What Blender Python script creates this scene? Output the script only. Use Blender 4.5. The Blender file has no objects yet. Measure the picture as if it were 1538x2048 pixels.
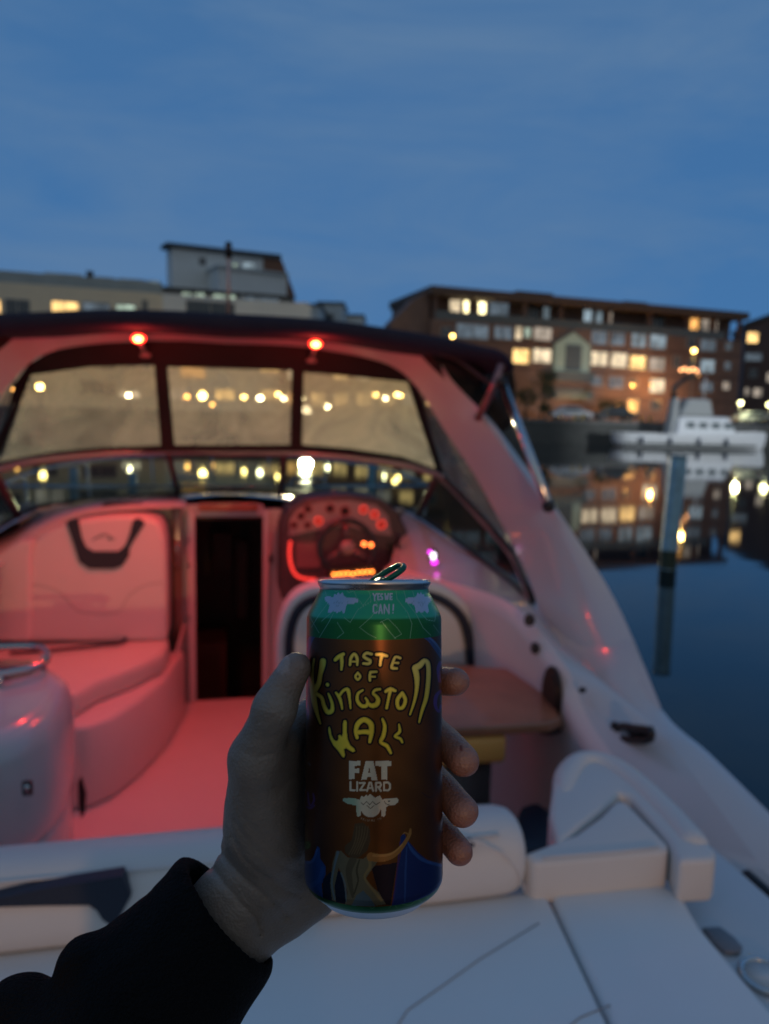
import bpy, bmesh, math, random
import numpy as np
from mathutils import Vector, Matrix
random.seed(7)
R = math.radians
C = bpy.context.scene.collection
SC = bpy.context.scene

# ------------------------------------------------------------------ camera
EYE = 2.4                      # camera height above the water; all coordinates below are measured from the camera
F = 1479.0                     # focal length in photo pixels (1538 x 2048)
YAW, PITCH, ROLL = R(12), R(7.55), R(1.5)
f_ = np.array([math.sin(YAW)*math.cos(PITCH), math.cos(YAW)*math.cos(PITCH), -math.sin(PITCH)])
r0 = np.array([math.cos(YAW), -math.sin(YAW), 0.0]); u0 = np.cross(r0, f_)
r_ = math.cos(ROLL)*r0 + math.sin(ROLL)*u0
u_ = -math.sin(ROLL)*r0 + math.cos(ROLL)*u0
cd = bpy.data.cameras.new('camera'); cam = bpy.data.objects.new('camera', cd); C.objects.link(cam)
M = Matrix(((r_[0], u_[0], -f_[0]), (r_[1], u_[1], -f_[1]), (r_[2], u_[2], -f_[2]))).to_4x4()
M.translation = Vector((0, 0, EYE)); cam.matrix_world = M
cd.sensor_fit = 'VERTICAL'; cd.sensor_height = 36; cd.lens = 36*F/2048
cd.clip_start = .02; cd.clip_end = 3000
cd.dof.use_dof = True; cd.dof.focus_distance = .333; cd.dof.aperture_fstop = cd.lens/3.2
SC.camera = cam

# ------------------------------------------------------------------ world
w = bpy.data.worlds.new('World'); SC.world = w; w.use_nodes = True
nt = w.node_tree; N = nt.nodes; L = nt.links; N.clear()
def nn(nodes, t, **k):
    n = nodes.new(t)
    for a, b in k.items():
        if a.startswith('i_'):
            key = a[2:]
            n.inputs[int(key) if key.isdigit() else key.replace('_', ' ')].default_value = b
        else: setattr(n, a, b)
    return n
tc = nn(N, 'ShaderNodeTexCoord'); sep = nn(N, 'ShaderNodeSeparateXYZ'); L.new(tc.outputs['Generated'], sep.inputs[0])
rz = nn(N, 'ShaderNodeValToRGB'); e = rz.color_ramp.elements
e[0].position = 0.0; e[0].color = (.060, .182, .400, 1)
e[1].position = 1.0; e[1].color = (.060, .135, .270, 1)
x_ = e.new(.3); x_.color = (.053, .160, .362, 1)
x_ = e.new(.6); x_.color = (.060, .152, .320, 1)
L.new(sep.outputs['Z'], rz.inputs[0])
mp = nn(N, 'ShaderNodeMapping'); mp.inputs['Scale'].default_value = (1.3, 1.3, 5.5); L.new(tc.outputs['Generated'], mp.inputs[0])
n1 = nn(N, 'ShaderNodeTexNoise', i_Scale=1.7, i_Detail=9.0, i_Roughness=.6, i_Distortion=.5); L.new(mp.outputs[0], n1.inputs[0])
rc = nn(N, 'ShaderNodeValToRGB'); rc.color_ramp.elements[0].position = .36; rc.color_ramp.elements[1].position = .72; L.new(n1.outputs[0], rc.inputs[0])
mc = nn(N, 'ShaderNodeMix', data_type='RGBA'); mc.inputs[7].default_value = (.115, .21, .36, 1)
ml = nn(N, 'ShaderNodeMath', operation='MULTIPLY'); ml.inputs[1].default_value = .8
L.new(rc.outputs[0], ml.inputs[0]); L.new(ml.outputs[0], mc.inputs[0]); L.new(rz.outputs[0], mc.inputs[6])
# the western sky behind the camera still holds a pale afterglow
rb = nn(N, 'ShaderNodeMapRange'); rb.inputs[1].default_value = .0; rb.inputs[2].default_value = -.8; rb.inputs[3].default_value = 0; rb.inputs[4].default_value = 1
L.new(sep.outputs['Y'], rb.inputs[0])
mb_ = nn(N, 'ShaderNodeMix', data_type='RGBA'); mb_.inputs[7].default_value = (.205, .235, .26, 1)
L.new(rb.outputs[0], mb_.inputs[0]); L.new(mc.outputs[2], mb_.inputs[6])
bg = nn(N, 'ShaderNodeBackground'); bg.inputs[1].default_value = 1.0; L.new(mb_.outputs[2], bg.inputs[0])
wo = nn(N, 'ShaderNodeOutputWorld'); L.new(bg.outputs[0], wo.inputs[0])
SC.view_settings.view_transform = 'Standard'; SC.view_settings.look = 'None'
SC.view_settings.exposure = 0; SC.view_settings.gamma = 1; SC.view_settings.use_curve_mapping = False
SC.cycles.max_bounces = 8; SC.cycles.transparent_max_bounces = 16; SC.cycles.caustics_reflective = False; SC.cycles.caustics_refractive = False
SC.cycles.sample_clamp_indirect = 4

# ------------------------------------------------------------------ helpers
def ray(px, py): return f_ + r_*((px-769)/F) - u_*((py-1024)/F)
def P(px, py, X=None, Y=None, Z=None, D=None):
    d = ray(px, py)
    k = X/d[0] if X is not None else Y/d[1] if Y is not None else Z/d[2] if Z is not None else D
    return d*k
def proj(V):
    V = np.asarray(V, float); k = V@f_
    return 769+F*(V@r_)/k, 1024-F*(V@u_)/k
ORG = {}
def empty(name, loc, label=None, cat=None, group=None, kind=None):
    o = bpy.data.objects.new(name, None); C.objects.link(o); o.empty_display_size = .2
    o.location = (loc[0], loc[1], loc[2]+EYE); ORG[o.name] = np.array(loc, float)
    tag(o, label, cat, group, kind); return o
def tag(o, label=None, cat=None, group=None, kind=None):
    if label: o['label'] = label
    if cat: o['category'] = cat
    if group: o['group'] = group
    if kind: o['kind'] = kind
    return o
def root_of(o):
    while o.parent: o = o.parent
    return o
def obj(name, V, Fc, mat, parent=None, smooth=True, bevel=0, seg=2, sub=0, solid=0, loc=None, auto=None, label=None, offset=0):
    V = np.asarray(V, float)
    if parent is not None: org = ORG[root_of(parent).name]
    else: org = np.array(loc if loc is not None else (V[:, 0].mean(), V[:, 1].mean(), V[:, 2].min()), float)
    me = bpy.data.meshes.new(name)
    me.from_pydata((V-org).tolist(), [], [tuple(int(i) for i in q) for q in Fc]); me.update()
    bm = bmesh.new(); bm.from_mesh(me); bmesh.ops.recalc_face_normals(bm, faces=bm.faces); bm.to_mesh(me); bm.free()
    me.polygons.foreach_set('use_smooth', [smooth]*len(me.polygons))
    o = bpy.data.objects.new(name, me); C.objects.link(o)
    if mat: me.materials.append(mat)
    if parent is not None: o.parent = parent
    else:
        o.location = (org[0], org[1], org[2]+EYE); ORG[o.name] = org
    if solid:
        m = o.modifiers.new('s', 'SOLIDIFY'); m.thickness = solid; m.offset = offset
    if bevel:
        m = o.modifiers.new('b', 'BEVEL'); m.width = bevel; m.segments = seg; m.limit_method = 'ANGLE'; m.angle_limit = R(30)
    if sub:
        m = o.modifiers.new('u', 'SUBSURF'); m.levels = sub; m.render_levels = sub
    if label: o['label'] = label
    return o
class MB:
    def __init__(s): s.V = []; s.F = []
    def add(s, V, Fc):
        n = len(s.V); s.V += [tuple(map(float, v)) for v in V]; s.F += [tuple(i+n for i in q) for q in Fc]; return s
    def box(s, a, b):
        (x0, y0, z0), (x1, y1, z1) = a, b
        return s.add([(x, y, z) for z in (z0, z1) for y in (y0, y1) for x in (x0, x1)], [(0,2,3,1),(4,5,7,6),(0,1,5,4),(2,6,7,3),(0,4,6,2),(1,3,7,5)])
    def obox(s, c, ax, ay, az):   # centre + three half-axis vectors
        c, ax, ay, az = map(np.array, (c, ax, ay, az))
        return s.add([c+i*ax+j*ay+k*az for k in (-1, 1) for j in (-1, 1) for i in (-1, 1)], [(0,2,3,1),(4,5,7,6),(0,1,5,4),(2,6,7,3),(0,4,6,2),(1,3,7,5)])
    def tube(s, pts, r, n=10, closed=False, cap=True):
        pts = [np.array(p, float) for p in pts]; m = len(pts); rr = r if hasattr(r, '__len__') else [r]*m
        V = []; up = None
        for i, p in enumerate(pts):
            a = pts[(i-1) % m] if (i or closed) else p; b = pts[(i+1) % m] if (i < m-1 or closed) else p
            t = b-a; t = t/np.linalg.norm(t)
            if up is None: up = np.cross(t, (0, 0, 1.)) if abs(t[2]) < .9 else np.cross(t, (1., 0, 0))
            up = up-t*(up@t); up = up/np.linalg.norm(up); q = np.cross(t, up)
            V += [p+rr[i]*(math.cos(k*2*math.pi/n)*up+math.sin(k*2*math.pi/n)*q) for k in range(n)]
        Fc = []
        for i in range(m if closed else m-1):
            for k in range(n):
                j = (i+1) % m; Fc.append((i*n+k, i*n+(k+1) % n, j*n+(k+1) % n, j*n+k))
        if cap and not closed: Fc += [tuple(range(n))[::-1], tuple((m-1)*n+k for k in range(n))]
        return s.add(V, Fc)
    def grid(s, rows, closed=False):
        n = len(rows[0]); V = [v for r in rows for v in r]; Fc = []
        for i in range(len(rows)-1):
            for k in range(n if closed else n-1):
                Fc.append((i*n+k, i*n+(k+1) % n, (i+1)*n+(k+1) % n, (i+1)*n+k))
        return s.add(V, Fc)
    def prism(s, poly, d):        # polygon (3D points) swept along d
        n = len(poly); d = np.array(d, float)
        V = [np.array(p) for p in poly]+[np.array(p)+d for p in poly]
        return s.add(V, [tuple(range(n))[::-1], tuple(range(n, 2*n))]+[(i, (i+1) % n, n+(i+1) % n, n+i) for i in range(n)])
    def ball(s, c, r, n=10, sc=(1, 1, 1)):
        c = np.array(c, float)
        rows = [[c+r*np.array(sc)*np.array((math.sin(a)*math.cos(b), math.sin(a)*math.sin(b), math.cos(a))) for b in [k*2*math.pi/n for k in range(n)]] for a in [.01+i*(math.pi-.02)/(n//2) for i in range(n//2+1)]]
        s.grid(rows, True); n0 = len(s.V)-n*(n//2+1)
        s.F += [tuple(n0+k for k in range(n))[::-1], tuple(len(s.V)-n+k for k in range(n))]
        return s
    def build(s, name, mat, parent=None, **k): return obj(name, s.V, s.F, mat, parent, **k)
def smooth_path(pts, n=6, closed=False):
    pts = [np.array(p, float) for p in pts]; m = len(pts); out = []
    for i in range(m if closed else m-1):
        g = lambda j: pts[j % m] if closed else pts[min(max(j, 0), m-1)]
        a, b, c, d = g(i-1), g(i), g(i+1), g(i+2)
        for k in range(n):
            t = k/n; out.append(.5*((2*b)+(-a+c)*t+(2*a-5*b+4*c-d)*t*t+(-a+3*b-3*c+d)*t**3))
    if not closed: out.append(pts[-1])
    return out
def mir(p): return np.array(p)*np.array((-1, 1, 1))

# ------------------------------------------------------------------ materials
MATS = {}
def mat(name, col, rough=.5, metal=0, coat=0, em=None, es=0, var=.06, vs=6, bump=0, bs=60, spec=.5, trans=0, sheen=0):
    if name in MATS: return MATS[name]
    m = bpy.data.materials.new(name); m.use_nodes = True; t = m.node_tree; b = t.nodes['Principled BSDF']
    b.inputs['Roughness'].default_value = rough; b.inputs['Metallic'].default_value = metal
    b.inputs['Coat Weight'].default_value = coat; b.inputs['Coat Roughness'].default_value = .06
    b.inputs['Specular IOR Level'].default_value = spec; b.inputs['Transmission Weight'].default_value = trans
    if sheen: b.inputs['Sheen Weight'].default_value = sheen
    co = nn(t.nodes, 'ShaderNodeTexCoord')
    if var:
        no = nn(t.nodes, 'ShaderNodeTexNoise', i_Scale=float(vs), i_Detail=6.0, i_Roughness=.6); t.links.new(co.outputs['Object'], no.inputs[0])
        mx = nn(t.nodes, 'ShaderNodeMix', data_type='RGBA')
        mx.inputs[6].default_value = tuple(max(0, c*(1-var*2)) for c in col)+(1,); mx.inputs[7].default_value = tuple(min(1, c*(1+var*2)) for c in col)+(1,)
        t.links.new(no.outputs[0], mx.inputs[0]); t.links.new(mx.outputs[2], b.inputs['Base Color'])
        mr = nn(t.nodes, 'ShaderNodeMapRange'); mr.inputs[3].default_value = rough*.8; mr.inputs[4].default_value = min(1, rough*1.25)
        t.links.new(no.outputs[0], mr.inputs[0]); t.links.new(mr.outputs[0], b.inputs['Roughness'])
    else: b.inputs['Base Color'].default_value = tuple(col)+(1,)
    if bump:
        n2 = nn(t.nodes, 'ShaderNodeTexNoise', i_Scale=float(bs), i_Detail=4.0); t.links.new(co.outputs['Object'], n2.inputs[0])
        bp = nn(t.nodes, 'ShaderNodeBump', i_Strength=bump, i_Distance=.01); t.links.new(n2.outputs[0], bp.inputs['Height']); t.links.new(bp.outputs[0], b.inputs['Normal'])
    if em: b.inputs['Emission Color'].default_value = tuple(em)+(1,); b.inputs['Emission Strength'].default_value = es
    MATS[name] = m; return m
gel = mat('gelcoat', (.54, .54, .545), .22, coat=.5, var=.02)
vin = mat('vinyl_upholstery', (.66, .63, .60), .42, var=.02, bump=.05, bs=300)
pad_m = mat('vinyl_pad', (.76, .77, .77), .5, var=.025, vs=3, bump=.05, bs=300)
navyv = mat('navy_vinyl', (.012, .018, .035), .5)
navyc = mat('navy_canvas', (.010, .015, .038), .85, bump=.2, bs=400)
blackc = mat('black_canvas', (.012, .009, .010), .8, bump=.15, bs=300)
black = mat('black_plastic', (.01, .01, .011), .35)
steel = mat('stainless', (.6, .6, .6), .16, metal=1, var=.03)
floor_m = mat('cockpit_liner', (.66, .60, .60), .4, var=.03)
frame_m = mat('dark_frame', (.05, .02, .025), .35)
teak = mat('varnished_wood', (.30, .13, .07), .3, coat=.3, var=.25, vs=9)
dash_m = mat('dash_vinyl', (.06, .05, .052), .45)
seamm = mat('seam_thread', (.30, .31, .32), .8)

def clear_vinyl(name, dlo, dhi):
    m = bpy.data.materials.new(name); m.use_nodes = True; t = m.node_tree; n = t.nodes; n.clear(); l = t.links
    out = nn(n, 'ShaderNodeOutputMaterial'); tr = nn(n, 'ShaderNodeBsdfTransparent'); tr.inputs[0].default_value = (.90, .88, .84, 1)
    tl = nn(n, 'ShaderNodeBsdfTranslucent'); tl.inputs[0].default_value = (.90, .83, .64, 1)  # lamp glow put into the scatter colour as warm yellow
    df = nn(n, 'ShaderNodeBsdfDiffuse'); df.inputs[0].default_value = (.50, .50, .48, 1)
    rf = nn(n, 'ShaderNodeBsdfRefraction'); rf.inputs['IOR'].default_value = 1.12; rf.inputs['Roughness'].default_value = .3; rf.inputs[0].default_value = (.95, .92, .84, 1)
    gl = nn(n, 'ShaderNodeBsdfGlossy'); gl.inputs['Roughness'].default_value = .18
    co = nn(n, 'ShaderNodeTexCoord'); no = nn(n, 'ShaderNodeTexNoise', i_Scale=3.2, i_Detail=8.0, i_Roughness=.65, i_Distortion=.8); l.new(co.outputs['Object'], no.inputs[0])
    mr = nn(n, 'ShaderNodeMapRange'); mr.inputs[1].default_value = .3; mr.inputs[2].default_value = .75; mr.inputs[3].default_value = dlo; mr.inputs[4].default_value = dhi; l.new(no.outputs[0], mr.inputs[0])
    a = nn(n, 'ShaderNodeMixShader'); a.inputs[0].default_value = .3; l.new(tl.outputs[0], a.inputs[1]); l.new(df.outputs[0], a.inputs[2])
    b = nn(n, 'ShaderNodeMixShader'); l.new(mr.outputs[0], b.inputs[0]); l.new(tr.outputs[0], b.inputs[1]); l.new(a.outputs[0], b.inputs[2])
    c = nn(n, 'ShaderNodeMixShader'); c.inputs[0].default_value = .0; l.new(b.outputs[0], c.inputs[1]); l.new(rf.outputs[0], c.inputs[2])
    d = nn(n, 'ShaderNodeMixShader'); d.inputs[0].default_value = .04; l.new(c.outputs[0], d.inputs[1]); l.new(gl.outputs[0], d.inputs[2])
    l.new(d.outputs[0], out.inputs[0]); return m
def glass(name, tint, refl=.06):
    m = bpy.data.materials.new(name); m.use_nodes = True; t = m.node_tree; n = t.nodes; n.clear(); l = t.links
    out = nn(n, 'ShaderNodeOutputMaterial'); tr = nn(n, 'ShaderNodeBsdfTransparent'); tr.inputs[0].default_value = tint+(1,)
    gl = nn(n, 'ShaderNodeBsdfGlossy'); gl.inputs['Roughness'].default_value = .03; lw = nn(n, 'ShaderNodeLayerWeight'); fr = nn(n, 'ShaderNodeMapRange'); fr.inputs[3].default_value = .03; fr.inputs[4].default_value = .22; pw = nn(n, 'ShaderNodeMath', operation='POWER'); pw.inputs[1].default_value = 3; l.new(lw.outputs['Facing'], pw.inputs[0]); l.new(pw.outputs[0], fr.inputs[0])
    d = nn(n, 'ShaderNodeMixShader'); l.new(fr.outputs[0], d.inputs[0]); l.new(tr.outputs[0], d.inputs[1]); l.new(gl.outputs[0], d.inputs[2]); l.new(d.outputs[0], out.inputs[0]); return m
vinyl = clear_vinyl('clear_vinyl', .10, .48); vinyl_m = clear_vinyl('haze_glow_vinyl', .16, .62); vinyl_r = clear_vinyl('scuff_glow_vinyl', .26, .82); wglass = glass('windshield_glass', (.38, .46, .45))  # haze raised pane by pane, standing in for the floodlight glow

def emit(name, col, s):
    return mat(name, (.05, .05, .05), .5, em=col, es=s, var=0)
def light(kind, name, loc, col, e, parent=None, r=.03, spot=None, aim=None, blend=.5):
    ld = bpy.data.lights.new(name, kind); ld.color = col; ld.energy = e; ld.shadow_soft_size = r
    o = bpy.data.objects.new(name, ld); C.objects.link(o); loc = np.array(loc, float)
    if spot: ld.spot_size = R(spot); ld.spot_blend = blend
    if parent is not None: o.parent = parent; o.location = loc-ORG[root_of(parent).name]
    else: o.location = loc+np.array((0, 0, EYE))
    if aim is not None: o.rotation_euler = Vector(np.array(aim, float)-loc).to_track_quat('-Z', 'Y').to_euler()
    return o

# ------------------------------------------------------------------ water, land, far sheet
def water():
    m = bpy.data.materials.new('water'); m.use_nodes = True; t = m.node_tree; b = t.nodes['Principled BSDF']
    b.inputs['Base Color'].default_value = (.004, .012, .018, 1); b.inputs['Roughness'].default_value = .035; b.inputs['IOR'].default_value = 1.42
    co = nn(t.nodes, 'ShaderNodeTexCoord'); mp = nn(t.nodes, 'ShaderNodeMapping'); mp.inputs['Scale'].default_value = (.35, 1.0, 1); t.links.new(co.outputs['Object'], mp.inputs[0])
    no = nn(t.nodes, 'ShaderNodeTexNoise', i_Scale=.9, i_Detail=3.0); t.links.new(mp.outputs[0], no.inputs[0])
    bp = nn(t.nodes, 'ShaderNodeBump', i_Strength=.055, i_Distance=.05); t.links.new(no.outputs[0], bp.inputs['Height']); t.links.new(bp.outputs[0], b.inputs['Normal'])
    V = [(-900, -400, -EYE), (900, -400, -EYE), (900, 1500, -EYE), (-900, 1500, -EYE)]
    tag(obj('water', V, [(0, 1, 2, 3)], m, loc=(0, 0, -EYE)), kind='structure')
water()
ground_m = mat('asphalt', (.05, .05, .05), .85, vs=.5, var=.15)
stone_m = mat('quay_stone', (.11, .11, .10), .85, var=.25, vs=1.2, bump=.6, bs=3)
GZ = -.12     # quay top, 2.3 m above the water
QA = P(1020, 868, Z=-EYE+.55); 
# quay edge: far shore line, about 70 m off
qa = np.array((-70., 74., 0)); qb = np.array((75., 66., 0))
qd = (qb-qa)/np.linalg.norm(qb-qa); qn = np.array((-qd[1], qd[0], 0))
g = MB(); a0 = qa-qd*60; b0 = qb+qd*60
g.prism([np.array((p[0], p[1], GZ-.02)) for p in (a0+qn*.6, b0+qn*.6, b0+qn*200, a0+qn*200)], (0, 0, -2.6))
tag(g.build('ground', ground_m, smooth=False, loc=(0, 100, GZ-2.6)), kind='structure')
q = MB()
q.prism([np.array((p[0], p[1], -2.9)) for p in (a0, b0, b0+qn*.6, a0+qn*.6)], (0, 0, 2.9+GZ-.25))
qo = q.build('quay_wall', stone_m, smooth=False, loc=(0, 70, -2.9)); tag(qo, 'dark stone quay wall rising from the water across the harbour', 'quay wall')
q = MB(); q.prism([np.array((p[0], p[1], GZ-.248)) for p in (a0-qn*.08, b0-qn*.08, b0+qn*.7, a0+qn*.7)], (0, 0, .27))
q.build('coping', mat('coping_stone', (.2, .2, .19), .8, var=.15, vs=2), qo, smooth=False)
def qpt(px, back=0, z=GZ):    # a point on the quay, above photo column px, so many metres behind the edge
    d = ray(px, 840); o = qa+qn*back
    # solve d*k on the line o + s*qd
    A_ = np.array([[d[0], -qd[0]], [d[1], -qd[1]]]); k, s_ = np.linalg.solve(A_, o[:2])
    p = d*k; return np.array((p[0], p[1], z))

# ------------------------------------------------------------------ buildings
class Facade:
    def __init__(s, A, B): # A, B top corner points; vertical plane
        s.A = np.array(A, float); s.B = np.array(B, float); s.u = s.B-s.A; s.u[2] = 0; s.W = np.linalg.norm(s.u); s.u /= s.W
        s.n = np.array((s.u[1], -s.u[0], 0)) # towards the camera
    def hit(s, px, py):
        d = ray(px, py); k = (s.A@s.n)/(d@s.n); p = d*k
        return (p-s.A)@s.u, p[2]
    def pt(s, a, z, o=0): q_ = s.A+s.u*a+s.n*o; return np.array((q_[0], q_[1], z))
    def box(s, mb, a0, a1, z0, z1, o0, o1):
        c = s.pt((a0+a1)/2, (z0+z1)/2, (o0+o1)/2); mb.obox(c, s.u*(a1-a0)/2, s.n*(o1-o0)/2, (0, 0, (z1-z0)/2)); return mb
brick = mat('red_brick', (.20, .125, .10), .85, var=.2, vs=.6)
brickd = mat('dark_brick', (.12, .075, .065), .85, var=.2, vs=.6)
concr = mat('pale_render', (.74, .75, .72), .8, var=.06, vs=.3)
cream = mat('cream_render', (.72, .64, .49), .8, var=.06, vs=.3)
greyr = mat('grey_render', (.52, .56, .56), .8, var=.08, vs=.3)
roofm = mat('roof_metal', (.06, .065, .07), .6)
woodc = mat('brown_cladding', (.20, .09, .05), .7, var=.2, vs=.5)
winf = mat('window_frame', (.35, .34, .32), .6)
dglass = mat('dark_window', (.05, .065, .08), .12, coat=.5, var=.2, vs=.4)
bal = mat('balcony_glass', (.10, .12, .13), .2, var=.1)
WC = {'w': ((1, .80, .52), 1.0), 'y': ((1, .62, .22), 1.5), 'b': ((.62, .82, .95), .38), 'g': ((.70, .9, .72), .6), 'W': ((1, .86, .45), 5.0), 'o': ((1, .48, .13), 1.6), 'd': None, 'p': ((.45, .60, .75), .20), 'm': ((.9, .75, .6), .45)}
def winmat(k):
    if WC[k] is None: return dglass
    c, s_ = WC[k]; n_ = 'lit_window_'+{'w': 'warm', 'y': 'amber', 'b': 'pale', 'g': 'green', 'W': 'bright', 'o': 'orange', 'p': 'dusk', 'm': 'dim'}[k]
    if n_ in MATS: return MATS[n_]
    m = mat(n_, (.05, .05, .05), .3, em=c, es=s_, var=0); t = m.node_tree
    co = nn(t.nodes, 'ShaderNodeTexCoord'); no = nn(t.nodes, 'ShaderNodeTexNoise', i_Scale=.9, i_Detail=3.0); t.links.new(co.outputs['Object'], no.inputs[0])
    mr = nn(t.nodes, 'ShaderNodeMapRange'); mr.inputs[1].default_value = .3; mr.inputs[2].default_value = .7; mr.inputs[3].default_value = s_*.35; mr.inputs[4].default_value = s_*1.6
    t.links.new(no.outputs[0], mr.inputs[0]); t.links.new(mr.outputs[0], t.nodes['Principled BSDF'].inputs['Emission Strength']); return m
def window(fc, parent, x0, y0, x1, y1, k, name='window', mull=1):
    a0, z0 = fc.hit(x0, y1); a1, z1 = fc.hit(x1, y0)
    if a1 < a0: a0, a1 = a1, a0
    mb = MB(); t = .09
    fc.box(mb, a0, a1, z0, z0+t, -.05, .06); fc.box(mb, a0, a1, z1-t, z1, -.05, .06)
    for j in range(mull+2):
        aa = a0+(a1-a0-t)*j/(mull+1); fc.box(mb, aa, aa+t, z0+t, z1-t, -.05, .05)
    fr = mb.build(name, winf, parent, smooth=False)
    pn = MB(); fc.box(pn, a0+.05, a1-.05, z0+.05, z1-.05, -.02, .02); pn.build('pane', winmat(k), fr, smooth=False)

# red brick apartment block across the water
TZ = 14.6
A = P(865, 572, Z=TZ); B = P(1490, 626, Z=TZ)
fc = Facade(A, B)
br = empty('brick_apartment_block', (A+B)/2*np.array((1, 1, 0))+np.array((0, 0, GZ)), 'long five storey red brick apartment block with recessed top floor and lit windows', 'building')
m = MB()
z_t4 = fc.hit(900, 640)[1]
dp = 14
fc.box(m, 0, fc.W, GZ, z_t4, -dp, 0)                      # body
fc.box(m, 0, fc.W, z_t4+.01, TZ-.91, -dp, -2.4)                # recessed top storey
# sloping left end wing
wa = P(785, 640, Z=TZ-4); wl = np.linalg.norm((wa-A)[:2]);
za, zb = fc.hit(832, 597)[1], fc.hit(786, 645)[1]; xa, xb = fc.hit(832, 597)[0], fc.hit(786, 645)[0]; m.prism([fc.pt(xb-.6, GZ, -3), fc.pt(-.02, GZ, -3), fc.pt(-.02, TZ-.4, -3), fc.pt(xa, za, -3), fc.pt(xb, zb, -3)], fc.n*2.2)
m.build('wall', brick, br, smooth=False)
rm = MB(); fc.box(rm, -.3, fc.W+.3, TZ-.9, TZ, -dp-.3, .5)
a_, _ = fc.hit(1050, 600); fc.box(rm, a_, a_+5, TZ, TZ+.7, -8, -2)
a_, _ = fc.hit(1270, 600); fc.box(rm, a_, a_+3.5, TZ, TZ+.6, -8, -2)
rm.build('roof', mat('brown_fascia', (.11, .075, .06), .85), br, smooth=False)
for x in (868, 940, 1048, 1120, 1215, 1300, 1375, 1430, 1482):
    cl = MB(); a_, _ = fc.hit(x, 620); fc.box(cl, a_, a_+.45, z_t4, TZ-.9, -.5, -.05); cl.build('pillar', brickd, br, smooth=False)
bb = MB(); fc.box(bb, .5, fc.W-3, z_t4-.05, z_t4+1.0, -.12, -.02); bb.build('balcony_rail', bal, br, smooth=False)
bands = MB()
for y in (682, 735, 788):
    _, zz = fc.hit(1000, y); fc.box(bands, 0, fc.W, zz-.1, zz+.1, .0, .03)
bands.build('string_course', brickd, br, smooth=False)
fct = Facade(A-fc.n*2.38, B-fc.n*2.38)
for x0, x1, k in ((898, 922, 'w'), (926, 948, 'W'), (955, 972, 'W'), (976, 1018, 'p'), (1045, 1080, 'd'), (1085, 1100, 'b'), (1165, 1185, 'b'), (1190, 1205, 'b'), (1208, 1225, 'm'), (1290, 1330, 'd'), (1378, 1398, 'o'), (1402, 1420, 'm'), (1425, 1436, 'm')):
    yb = 600+(x0-900)*.075; window(fct, br, x0, yb, x1, yb+34, k)
for x0, x1, y0, y1, k in ((882, 905, 655, 680, 'd'), (912, 978, 650, 676, 'p'), (988, 1026, 654, 678, 'p'), (1030, 1044, 653, 680, 'w'), (1048, 1062, 655, 676, 'g'), (1066, 1104, 656, 680, 'm'),
    (1182, 1215, 663, 688, 'p'), (1220, 1250, 666, 690, 'p'), (1262, 1292, 668, 694, 'b'), (1298, 1333, 670, 697, 'b'), (1400, 1432, 680, 702, 'p'), (1450, 1464, 684, 700, 'p'),
    (1024, 1060, 698, 727, 'y'), (1065, 1103, 698, 725, 'w'), (1181, 1216, 704, 731, 'w'), (1220, 1255, 706, 735, 'w'), (1258, 1292, 712, 739, 'y'), (1297, 1330, 716, 742, 'm'), (1399, 1430, 720, 745, 'b'), (1448, 1462, 724, 740, 'p'),
    (1180, 1206, 753, 772, 'p'), (1216, 1248, 754, 776, 'p'), (1258, 1276, 758, 776, 'd'), (1298, 1330, 758, 786, 'w'), (1400, 1426, 764, 784, 'p'), (1444, 1460, 763, 780, 'm'),
    (1254, 1278, 798, 826, 'o'), (1300, 1322, 800, 820, 'd'), (1408, 1424, 802, 818, 'm'), (1345, 1362, 712, 735, 'd'), (1372, 1394, 676, 696, 'd'), (1372, 1394, 720, 744, 'd')):
    window(fc, br, x0, y0, x1, y1, k)
# glazed stair tower with stepped balconies
st = MB(); a0_, z0_ = fc.hit(1105, 742); a1_, z1_ = fc.hit(1178, 668); zm = fc.hit(1140, 690)[1]
am = (a0_+a1_)/2
st.prism([fc.pt(a0_, z0_, .05), fc.pt(a1_, z0_, .05), fc.pt(a1_, zm, .05), fc.pt(am, z1_, .05), fc.pt(a0_, zm, .05)], fc.n*.5)
st.build('stair_glazing', mat('stair_glazing', (.2, .24, .22), .4, em=(.62, .74, .52), es=.13, var=.2, vs=.5), br, smooth=False)
st = MB(); aa_, zz_ = fc.hit(1140, 700); fc.box(st, am-1.1, am+1.1, fc.hit(1140, 742)[1], fc.hit(1140, 690)[1], .56, .7)
for y in (760, 795):
    _, zz_ = fc.hit(1140, y); fc.box(st, a0_-.2, a1_+.2, zz_-.2, zz_+.9, .1, 1.4)
st.build('balcony', bal, br, smooth=False)
for x0, x1 in ((1102, 1132), (1146, 1174)):
    for y in (748, 784): window(fc, br, x0, y, x1, y+14, 'd')

for x, y, e_ in ((1290, 770, 430), (1225, 806, 190), (1345, 800, 150)):
    p_ = fc.pt(*fc.hit(x, y), 1.2); mm = MB(); mm.ball(p_, .14, 10); wl_ = mm.build('wall_lamp', mat('wall_lamp', (.05, .05, .05), .5, em=(1, .42, .08), es=4, var=0), br); light('POINT', 'wall_light', p_+fc.n*1.3, (1, .42, .08), e_, wl_, r=.15)
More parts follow.
